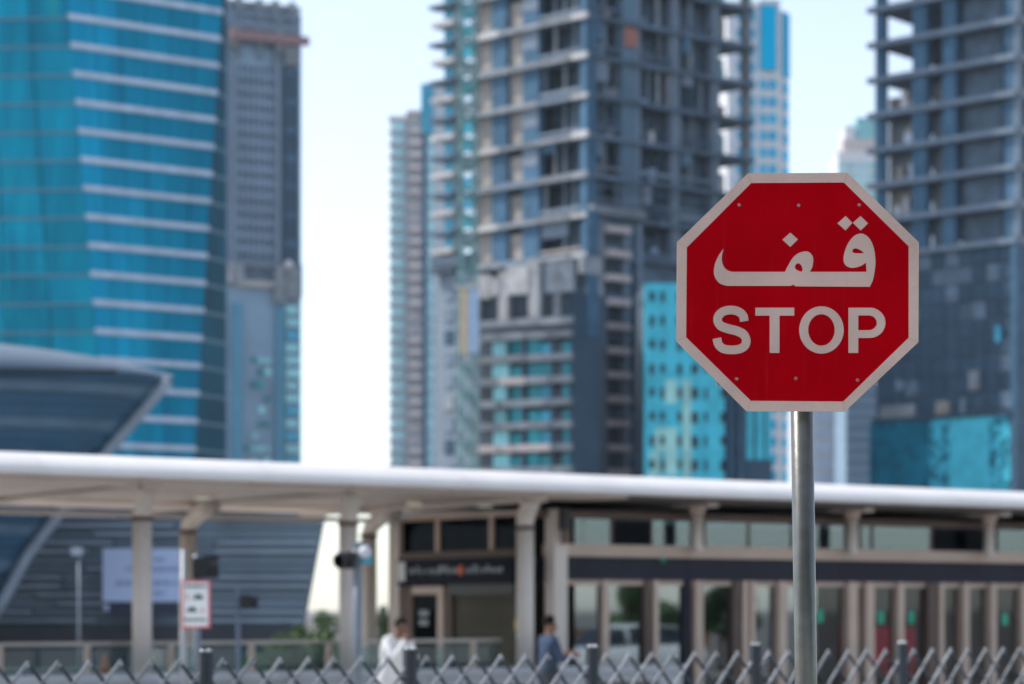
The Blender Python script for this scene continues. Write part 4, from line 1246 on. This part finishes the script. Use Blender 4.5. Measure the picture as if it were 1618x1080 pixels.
# ------------------------------------------------------------------ stop sign
def stop_sign():
    Y = 7.5; s = Y / FPX
    c = (1260.0, 462.0)
    org = Vector((X(c[0], Y), Y, Z(c[1], Y)))
    base = (X(1285.5, Y + .05), Y + .05, 0)
    t = thing('stop_sign', 'red octagonal stop sign with Arabic and English lettering on grey pole', 'sign', base)
    def P(lst):                       # traced in a 2.7x enlargement of the region starting at (1050, 260)
        return [((1050 + x / 2.7 - c[0]), -(260 + y / 2.7 - c[1])) for x, y in lst]
    outer = P([(355, 37), (780, 34), (1085, 331), (1083, 757), (769, 1053), (350, 1052), (50, 752), (53, 330)])
    inner = P([(370, 78), (765, 76), (1041, 348), (1041, 738), (762, 1010), (368, 1007), (92, 736), (95, 353)])
    flat_shape('plate', 'alu_back', [outer], t, org + Vector((0, .002, 0)), s, .003)
    flat_shape('red_face', 'red_sheet', [inner], t, org + Vector((0, -.0008, 0)), s, .0012)
    for i in range(8):
        j = (i + 1) % 8
        o0, o1, i0, i1 = [Vector(p) for p in (outer[i], outer[j], inner[i], inner[j])]
        u = (o1 - o0).normalized() * .22
        flat_shape('border_strip', 'cream_sheet', [[tuple(o0 + u), tuple(o1 - u), tuple(i1 - u), tuple(i0 + u)]], t, org + Vector((0, -.0010, 0)), s, .0012)
    def ell(cx, cy, rx, ry, n=48): return [(cx + rx * math.cos(2 * math.pi * k / n), cy + ry * math.sin(2 * math.pi * k / n)) for k in range(n)]
    def smooth(pts, n=6, closed=True):
        out = []; N = len(pts)
        rng = range(N) if closed else range(N - 1)
        for i in rng:
            g = lambda k: Vector(pts[k % N]) if closed else Vector(pts[max(0, min(N - 1, k))])
            p0, p1, p2, p3 = g(i - 1), g(i), g(i + 1), g(i + 2)
            for q in range(n):
                u = q / n
                out.append(tuple(.5 * ((2 * p1) + (p2 - p0) * u + (2 * p0 - 5 * p1 + 4 * p2 - p3) * u * u + (3 * p1 - p0 - 3 * p2 + p3) * u ** 3)))
        if not closed: out.append(tuple(pts[-1]))
        return out
    loc = org + Vector((0, -.0024, 0)); th = .0012
    # S
    cl = smooth([(340, 668), (334, 643), (313, 626), (283, 620), (251, 626), (230, 645), (227, 668), (241, 688), (272, 700), (308, 709), (336, 724), (348, 748), (342, 772), (320, 786), (286, 790), (251, 785), (230, 767), (223, 740)], 6, False)
    Lf, Rt = [], []
    for i, p in enumerate(cl):
        q0 = Vector(cl[max(i - 1, 0)]); q1 = Vector(cl[min(i + 1, len(cl) - 1)])
        d = (q1 - q0).normalized(); n_ = Vector((-d.y, d.x))
        w = 18.5 if i > 3 and i < len(cl) - 4 else 18.5
        if 40 < i < 62: w = 19.5
        Lf.append(tuple(Vector(p) + n_ * w)); Rt.append(tuple(Vector(p) - n_ * w))
    flat_shape('letter_s', 'cream_sheet', [P(Lf + Rt[::-1])], t, loc, s, th)
    flat_shape('letter_t', 'cream_sheet', [P([(387, 610), (553, 610), (553, 644), (490, 644), (490, 803), (448, 803), (448, 644), (387, 644)])], t, loc, s, th)
    flat_shape('letter_o', 'cream_sheet', [P(ell(669, 705, 95, 101)), P(ell(669, 705, 56.5, 67))], t, loc, s, th)
    arc = lambda cx, cy, rx, ry, a0, a1, n=20: [(cx + rx * math.cos(R(a0 + (a1 - a0) * k / n)), cy + ry * math.sin(R(a0 + (a1 - a0) * k / n))) for k in range(n + 1)]
    po = [(784, 610)] + arc(875, 674.5, 67, 64.5, -90, 90) + [(826, 739), (826, 803), (784, 803)]
    pi_ = [(826, 643)] + arc(870, 674.5, 35, 31.5, -90, 90) + [(826, 706)]
    flat_shape('letter_p', 'cream_sheet', [P(po), P(pi_)], t, loc, s, th)
    # Arabic word
    left = smooth([(252, 358), (232, 385), (216, 420), (210, 455), (217, 485), (238, 508), (268, 517)], 5, False)
    right = smooth([(875, 521), (889, 490), (897, 445), (899, 405), (893, 360), (879, 323), (858, 301), (835, 294), (810, 303), (786, 330), (770, 365), (763, 400), (768, 424), (785, 437), (806, 440), (835, 433), (859, 418)], 5, False)
    head = smooth([(619, 457), (629, 440), (634, 410), (630, 388), (616, 373), (598, 370), (570, 378), (548, 396), (530, 424), (513, 457)], 5, False)
    tail = smooth([(288, 457), (265, 448), (250, 430), (244, 405), (246, 380), (252, 358)], 5, False)
    word = left + [(538, 517), (548, 512), (560, 519)] + right + [(861, 457)] + head + tail[:-1]
    h1 = smooth([(801, 366), (812, 357), (830, 362), (849, 376), (826, 378), (806, 376)], 5)
    h2 = smooth([(556, 436), (561, 425), (572, 421), (583, 430), (588, 446), (584, 456), (570, 452), (559, 445)], 5)
    flat_shape('arabic_word', 'cream_sheet', [P(word), P(h1), P(h2)], t, loc, s, th)
    for dm in ([(502, 320), (536, 290), (569, 319), (536, 351)], [(737, 250), (772, 219), (801, 248), (772, 281)], [(803, 248), (835, 219), (868, 250), (836, 281)]):
        flat_shape('arabic_dot', 'cream_sheet', [P(dm)], t, loc, s, th)
    for x, y in ((318, 172), (572, 174), (830, 172), (308, 914), (560, 912), (823, 919)):
        q = P([(x, y)])[0]
        p = org + Vector((q[0] * s, -.0016, q[1] * s))
        tube('rivet', 'rivet_paint', [p, p + Vector((0, -.0022, 0)), p + Vector((0, -.0034, 0))], .0058, t, 16, .0040)
    # pole, leaning a little to the left, with two clamps behind the plate
    top = (X(1262, Y + .05), Y + .05, Z(300, Y))
    tube('pole', 'galvanised', [base, top], .0350, t, 40)
    tube('pole_cap', 'alu_back', [top, (top[0], top[1], top[2] + .012)], .037, t, 24)
    for py in (330, 600):
        zc = Z(py, Y)
        box('clamp', 'alu_back', (X(1262, Y), Y + .045, zc), (.13, .085, .03), t)
        box('stiffener', 'alu_back', (X(1260, Y), Y + .010, zc), (.50, .012, .035), t)
    box('base_plate', 'galvanised', (base[0], base[1], .008), (.22, .22, .016), t)
stop_sign()

# ------------------------------------------------------------------ people
def person(label, loc, face, bones, tags, mats, hair_c, hair_r, head_c):
    """bones: {name: (x, y, z, radius)} with x forward, y left; tags: [(a, b, material)]."""
    names = list(bones); idx = {n: i for i, n in enumerate(names)}
    me = bpy.data.meshes.new('body_graph')
    me.from_pydata([bones[n][:3] for n in names], [(idx[a], idx[b]) for a, b, _ in tags], [])
    tmp = bpy.data.objects.new('tmp', me); COL.objects.link(tmp)
    sk = tmp.modifiers.new('skin', 'SKIN'); sk.use_smooth_shade = True
    ss = tmp.modifiers.new('sub', 'SUBSURF'); ss.levels = 2; ss.render_levels = 2
    for n in names:
        r = bones[n][3]; r = r if isinstance(r, tuple) else (r, r)
        me.skin_vertices[0].data[idx[n]].radius = r
        me.skin_vertices[0].data[idx[n]].use_root = (n == 'pelvis')
    dg = bpy.context.evaluated_depsgraph_get()
    out = bpy.data.meshes.new_from_object(tmp.evaluated_get(dg)); out.name = 'body'
    bpy.data.objects.remove(tmp)
    out.materials.clear()
    for m in mats: out.materials.append(MATS[m])
    segs = [(Vector(bones[a][:3]), Vector(bones[b][:3]), mats.index(m)) for a, b, m in tags]
    for p in out.polygons:
        c = p.center; best = 1e9
        for a, b, k in segs:
            ab = b - a; u = max(0, min(1, (c - a).dot(ab) / max(ab.length_squared, 1e-9)))
            d = (c - a - ab * u).length
            if d < best: best = d; p.material_index = k
        p.use_smooth = True
    t = thing('person', label, 'person', loc)
    b = obj('body', out, t, loc, face)
    # hair: a cap over the back and top of the skull
    bm = bmesh.new(); bmesh.ops.create_icosphere(bm, subdivisions=3, radius=1)
    kill = [v for v in bm.verts if (v.co.x > .45 and v.co.z < .45) or v.co.z < -.5]
    bmesh.ops.delete(bm, geom=kill, context='VERTS')
    for v in bm.verts:
        j = 1 + .03 * math.sin(v.co.x * 23 + v.co.y * 17) * math.cos(v.co.z * 19)
        v.co = Vector((v.co.x * hair_r[0] * j, v.co.y * hair_r[1] * j, v.co.z * hair_r[2] * j)) + Vector(hair_c)
    hm = bpy.data.meshes.new('hair'); bm.to_mesh(hm); bm.free(); hm.materials.append(MATS['hair'])
    for p in hm.polygons: p.use_smooth = True
    obj('hair', hm, t, loc, face)
    if head_c:
        hx, hz = head_c
        fm = bpy.data.meshes.new('eye')
        bm = bmesh.new(); bmesh.ops.create_uvsphere(bm, u_segments=8, v_segments=6, radius=.011); bm.to_mesh(fm); bm.free(); fm.materials.append(MATS['hair'])
        em = bpy.data.meshes.new('ear')
        bm = bmesh.new(); bmesh.ops.create_uvsphere(bm, u_segments=10, v_segments=8, radius=1)
        for v in bm.verts: v.co = Vector((v.co.x * .018, v.co.y * .010, v.co.z * .032))
        bm.to_mesh(em); bm.free(); em.materials.append(MATS['skin'])
        c, sn = math.cos(face), math.sin(face)
        for nm, me2, fx, fy, fz in (('eye', fm, .072, .030, .0), ('eye', fm, .072, -.030, .0), ('ear', em, -.005, .073, -.01), ('ear', em, -.005, -.073, -.01)):
            lx, ly = hx + fx, fy
            obj(nm, me2, t, (loc[0] + lx * c - ly * sn, loc[1] + lx * sn + ly * c, loc[2] + hz + fz), face)
    return t

def hand(bones, tags, side, wrist, palm, out_dir, up, name):
    """five finger chains from the palm; out_dir = finger direction, up = thumb side."""
    o, u = Vector(out_dir).normalized(), Vector(up).normalized(); w = o.cross(u)
    P_ = Vector(palm)
    bones[name + '_palm'] = (*P_, (.034, .022)); tags.append((wrist, name + '_palm', 'skin'))
    for i, (off, ln) in enumerate(((.030, .070), (.010, .080), (-.010, .075), (-.030, .058))):
        a = P_ + u * off + o * .045; b = a + o * ln * .6 + w * .012; c = b + o * ln * .4 + w * .022
        for nm, q, r in (('a', a, .010), ('b', b, .009), ('c', c, .007)): bones[f'{name}_f{i}{nm}'] = (*q, r)
        tags += [(name + '_palm', f'{name}_f{i}a', 'skin'), (f'{name}_f{i}a', f'{name}_f{i}b', 'skin'), (f'{name}_f{i}b', f'{name}_f{i}c', 'skin')]
    a = P_ + u * .045 + o * .005; b = a + u * .02 + o * .035
    bones[name + '_ta'] = (*a, .011); bones[name + '_tb'] = (*b, .009)
    tags += [(name + '_palm', name + '_ta', 'skin'), (name + '_ta', name + '_tb', 'skin')]

def people():
    SH, TR = 'shirt_white', 'trousers_white'
    # man leaning on the railing, hands at his chin
    b = {'pelvis': (0.000, 0.000, 0.930, (.15, .13)), 'belly': (0.060, 0.000, 1.080, (.155, .13)), 'chest': (0.148, 0.000, 1.339, (.185, .15)), 'neck0': (0.226, 0.000, 1.500, (.075, .07)), 'neck': (0.261, 0.000, 1.540, .056),
         'jaw': (0.304, 0.000, 1.580, (.07, .068)), 'skull': (0.292, 0.000, 1.655, (.088, .078)), 'crown': (0.281, 0.000, 1.710, (.07, .065)), 'nose': (0.376, 0.000, 1.615, .016),
         'shL': (0.179, 0.190, 1.450, .075), 'elL': (0.359, 0.200, 1.189, .056), 'wrL': (0.437, 0.050, 1.450, .036), 'shR': (0.179, -0.190, 1.450, .075), 'elR': (0.359, -0.200, 1.189, .056), 'wrR': (0.437, -0.050, 1.450, .036),
         'hipL': (0.000, 0.100, 0.880, .10), 'knL': (0.060, 0.110, 0.490, .068), 'anL': (-0.020, 0.110, 0.090, .046), 'toL': (0.140, 0.120, 0.040, .042),
         'hipR': (0.000, -0.100, 0.880, .10), 'knR': (-0.020, -0.120, 0.490, .068), 'anR': (-0.140, -0.120, 0.090, .046), 'toR': (0.030, -0.130, 0.040, .042)}
    g = [('pelvis', 'belly', SH), ('belly', 'chest', SH), ('chest', 'neck0', SH), ('neck0', 'neck', 'skin'), ('neck', 'jaw', 'skin'), ('jaw', 'skull', 'skin'), ('skull', 'crown', 'skin'), ('jaw', 'nose', 'skin')]
    for sd in 'LR':
        g += [('chest', 'sh' + sd, SH), ('sh' + sd, 'el' + sd, SH), ('el' + sd, 'wr' + sd, SH), ('pelvis', 'hip' + sd, TR), ('hip' + sd, 'kn' + sd, TR), ('kn' + sd, 'an' + sd, TR), ('an' + sd, 'to' + sd, 'shoe')]
    hand(b, g, 'L', 'wrL', (.433, .03, 1.50), (-.25, -.3, .9), (-.6, .4, 0), 'hL')
    hand(b, g, 'R', 'wrR', (.433, -.03, 1.50), (-.25, .3, .9), (-.6, -.4, 0), 'hR')
    x, y = ST.pt(ST.A(613, -3.1), -3.1)
    person('man in white shirt and white trousers leaning forward with hands at his chin', (x, y, 0), R(-48), b, g, ['skin', SH, TR, 'shoe'], (.285, 0, 1.675), (.098, .088, .10), (.295, 1.635)).scale = (.97, .97, .98)
    # man seen from behind, forearms raised in front of him
    SH, TR = 'shirt_blue', 'trousers_dark'
    b = {'pelvis': (0, 0, .95, (.155, .13)), 'belly': (0, 0, 1.12, (.16, .13)), 'chest': (-.01, 0, 1.33, (.19, .145)), 'neck0': (.0, 0, 1.475, (.08, .075)), 'neck': (.02, 0, 1.51, .058),
         'jaw': (.055, 0, 1.575, (.07, .068)), 'skull': (.03, 0, 1.655, (.09, .08)), 'crown': (.02, 0, 1.705, (.07, .065)), 'nose': (.145, 0, 1.605, .016),
         'shL': (-.01, .20, 1.43, .075), 'elL': (.06, .27, 1.14, .055), 'wrL': (.28, .14, 1.20, .037), 'shR': (-.01, -.20, 1.43, .075), 'elR': (.08, -.27, 1.14, .055), 'wrR': (.30, -.12, 1.18, .037),
         'hipL': (0, .10, .90, .105), 'knL': (.03, .11, .50, .07), 'anL': (-.01, .11, .09, .047), 'toL': (.15, .12, .04, .043),
         'hipR': (0, -.10, .90, .105), 'knR': (.02, -.11, .50, .07), 'anR': (-.03, -.11, .09, .047), 'toR': (.13, -.12, .04, .043)}
    g = [('pelvis', 'belly', SH), ('belly', 'chest', SH), ('chest', 'neck0', SH), ('neck0', 'neck', 'skin'), ('neck', 'jaw', 'skin'), ('jaw', 'skull', 'skin'), ('skull', 'crown', 'skin'), ('jaw', 'nose', 'skin')]
    for sd in 'LR':
        g += [('chest', 'sh' + sd, SH), ('sh' + sd, 'el' + sd, SH), ('el' + sd, 'wr' + sd, SH), ('pelvis', 'hip' + sd, TR), ('hip' + sd, 'kn' + sd, TR), ('kn' + sd, 'an' + sd, TR), ('an' + sd, 'to' + sd, 'shoe')]
    hand(b, g, 'L', 'wrL', (.33, .10, 1.22), (.8, -.4, .2), (0, .3, .9), 'hL')
    hand(b, g, 'R', 'wrR', (.36, -.09, 1.20), (.8, .4, .2), (0, -.3, .9), 'hR')
    Y = 33.5
    person('man in grey blue shirt seen from behind near the round canopy column', (X(866, Y), Y, 0), R(24), b, g, ['skin', SH, TR, 'shoe'], (.02, 0, 1.675), (.102, .092, .10), (.04, 1.635))
people()

# ------------------------------------------------------------------ plants
def foliage(name, m, parent, c, rad, n, leaf, seed):
    rnd = random.Random(seed); v = []; f = []
    cl = [(Vector((rnd.gauss(0, .45), rnd.gauss(0, .45), rnd.gauss(0, .4))), rnd.uniform(.25, .5)) for _ in range(14)]
    for i in range(n):
        cc, cr = rnd.choice(cl)
        d = Vector((rnd.gauss(0, 1), rnd.gauss(0, 1), rnd.gauss(0, 1))).normalized() * cr * rnd.random() ** .4
        p = cc + d; p = Vector((p.x * rad[0], p.y * rad[1], p.z * rad[2]))
        a = Vector((rnd.gauss(0, 1), rnd.gauss(0, 1), rnd.gauss(0, .6))).normalized(); bb = a.cross(Vector((rnd.random(), rnd.random(), rnd.random()))).normalized()
        s = leaf * rnd.uniform(.6, 1.4); o = len(v)
        v += [p - a * s, p + bb * s * .4, p + a * s, p - bb * s * .4]; f.append((o, o + 1, o + 2, o + 3))
    return meshobj(name, v, f, m, parent, c)

def tree(label, x, y, h, rad, seed, m='leaf', leaf=.16, n=2600):
    t = thing('street_tree', label, 'tree', (x, y, 0), 'street trees')
    tr = tube('trunk', 'bark', [(x, y, 0), (x + .06, y, h * .25), (x - .04, y + .05, h * .5), (x, y, h * .75)], .14, t, 10, .05)
    rnd = random.Random(seed)
    for k in range(5):
        a = rnd.uniform(0, 6.28); z0 = h * rnd.uniform(.38, .55)
        tube('limb', 'bark', [(x, y, z0), (x + math.cos(a) * rad * .4, y + math.sin(a) * rad * .4, z0 + h * .15), (x + math.cos(a) * rad * .7, y + math.sin(a) * rad * .7, z0 + h * .28)], .05, t, 6, .015)
    foliage('crown', m, t, (x, y, h * .68), (rad, rad, h * .34), n, leaf, seed)

def shrub(label, x, y, h, w, seed, m='leaf'):
    t = thing('shrub', label, 'shrub', (x, y, 0), 'shrubs behind the railing')
    for k in range(4):
        a = k * 1.6 + seed
        tube('stem', 'bark', [(x, y, 0), (x + math.cos(a) * w * .35, y + math.sin(a) * w * .35, h * .6)], .03, t, 6, .01)
    foliage('foliage', m, t, (x, y, h * .55), (w, w, h * .55), 1500, .09, seed)
shrub('broad pale green shrub beyond the railing left of the middle columns', X(452, 62), 62, 1.25, .9, 3)
shrub('round green shrub in the bright gap beside the louvred wall', X(487, 64), 64, 1.35, .8, 4)
shrub('green shrub in the bright gap touching the middle column', X(523, 63), 63, 1.2, .9, 5)
shrub('small olive shrub above the beige wall behind the white shirted man', X(614, 66), 66, 1.95, .32, 6)
w = thing('garden_wall', 'beige rendered wall end behind the man in white', 'wall', (X(606, 68), 68, 0))
box('wall', 'block_wall', (X(606, 68), 68, .8), (1.1, .3, 1.6), w)
box('coping', 'concrete_pale', (X(606, 68), 68, 1.64), (1.2, .4, .08), w)

# mirrored in the station glass: parked car, trees and a brown wall on the right, out of frame
def mirror(px, dist):
    """Real position of something whose mirror image in the station front appears at px, dist metres deep."""
    V = Vector((X(px, dist), dist)); n = Vector((math.sin(ST.ang), -math.cos(ST.ang)))
    h = (V - Vector(ST.pt(0, .35))).dot(n)
    q = V - n * (2 * h); return q.x, q.y
for i, (px, dist, h, rad) in enumerate(((1002, 74, 2.75, .7), (1052, 80, 1.9, .8), (1138, 72, 2.5, 1.1))):
    x, y = mirror(px, dist)
    tree(['thin green tree reflected in the second glass pane of the station', 'low tree reflected in the third glass pane', 'wide dark tree reflected in the fourth glass pane'][i], x, y, h, rad, 20 + i, 'leaf_dark' if i == 2 else 'leaf')
bx, by = mirror(960, 84)
w = thing('brick_wall', 'low brown wall reflected behind the white car in the glass', 'wall', (bx, by, 0))
box('wall', 'brown_wall', (bx, by, .55), (9, .25, 1.1), w, ST.ang)
box('coping', 'brown_wall', (bx, by, 1.13), (9.1, .33, .06), w, ST.ang)

def car():
    x0, y0 = mirror(985, 62)
    t = thing('parked_car', 'white parked car mirrored in the station glass', 'car', (x0, y0, 0))
    F = Face(x0, y0, 35)
    # body: cross sections along the length (a, half width, z low, z shoulder)
    def loft(name, m, secs, smooth=True):
        v = []; f = []; n = len(secs[0])
        for sec in secs:
            for (a, d, z) in sec:
                x, y = F.pt(a, d); v.append((x - x0, y - y0, z))
        for i in range(len(secs) - 1):
            for k in range(n):
                f.append((i * n + k, i * n + (k + 1) % n, (i + 1) * n + (k + 1) % n, (i + 1) * n + k))
        f += [tuple(range(n))[::-1], tuple(range((len(secs) - 1) * n, len(secs) * n))]
        o = meshobj(name, v, f, m, t, (x0, y0, 0), smooth); return o
    def sec(a, hw, zl, zs, zt):
        return [(a, -hw * .9, zl), (a, -hw, zl + .15), (a, -hw, zs - .1), (a, -hw * .9, zs), (a, -hw * .45, zt), (a, hw * .45, zt), (a, hw * .9, zs), (a, hw, zs - .1), (a, hw, zl + .15), (a, hw * .9, zl)]
    loft('body', 'car_paint', [sec(-2.25, .70, .32, .62, .64), sec(-2.1, .84, .24, .74, .78), sec(-1.2, .89, .2, .88, .92), sec(0, .90, .2, .93, .95), sec(1.4, .89, .2, .95, .97), sec(2.05, .84, .26, .90, .93), sec(2.2, .74, .35, .78, .8)])
    def cab(a, hw, z): return [(a, -hw, .90), (a, -hw * .82, z), (a, hw * .82, z), (a, hw, .90)]
    loft('roof', 'car_paint', [[(-.55, -.62, 1.36), (-.55, -.62, 1.40), (-.55, .62, 1.40), (-.55, .62, 1.36)], [(.3, -.66, 1.40), (.3, -.62, 1.46), (.3, .62, 1.46), (.3, .66, 1.40)], [(1.5, -.62, 1.34), (1.5, -.6, 1.38), (1.5, .6, 1.38), (1.5, .62, 1.34)]])
    loft('windows', 'car_glass', [cab(-1.25, .80, .93), cab(-.55, .80, 1.37), cab(.3, .81, 1.42), cab(1.45, .78, 1.35), cab(2.0, .74, .94)], False)
    for a in (-.45, .5, 1.4):
        for sd in (-1, 1):
            p = F.pt(a, sd * .815); q = F.pt(a, sd * .665)
            tube('pillar', 'car_paint', [(*p, .92), (*q, 1.40)], .04, t, 6)
    for a in (-1.38, 1.38):
        for sd in (-1, 1):
            p = F.pt(a, sd * .70); q = F.pt(a, sd * .92); q2 = F.pt(a, sd * .93)
            wh = tube('wheel', 'tyre', [(*p, .32), (*q, .32)], .32, t, 22)
            tube('rim', 'rim', [(*F.pt(a, sd * .80), .32), (*q2, .32)], .21, wh, 16)
    for sd in (-1, 1):
        p = F.pt(-2.16, sd * .6); box('headlight', 'headlight', (*p, .66), (.22, .3, .13), t, F.ang)
        p = F.pt(2.12, sd * .62); box('taillight', 'taillight', (*p, .76), (.16, .26, .15), t, F.ang)
car()

# ------------------------------------------------------------------ haze
def haze():
    m = bpy.data.materials.new('haze'); m.use_nodes = True
    n = m.node_tree.nodes; n.clear()
    o = n.new('ShaderNodeOutputMaterial'); v = n.new('ShaderNodeVolumePrincipled')
    v.inputs['Color'].default_value = (.80, .90, 1, 1); v.inputs['Density'].default_value = .00006; v.inputs['Anisotropy'].default_value = .2
    m.node_tree.links.new(v.outputs[0], o.inputs['Volume'])
    MATS['haze'] = m
    h = box('haze', 'haze', (0, 650, 89), (4420, 3320, 180), None)
    tag(h, 'pale even haze filling the air over the city', kind='stuff')
haze()
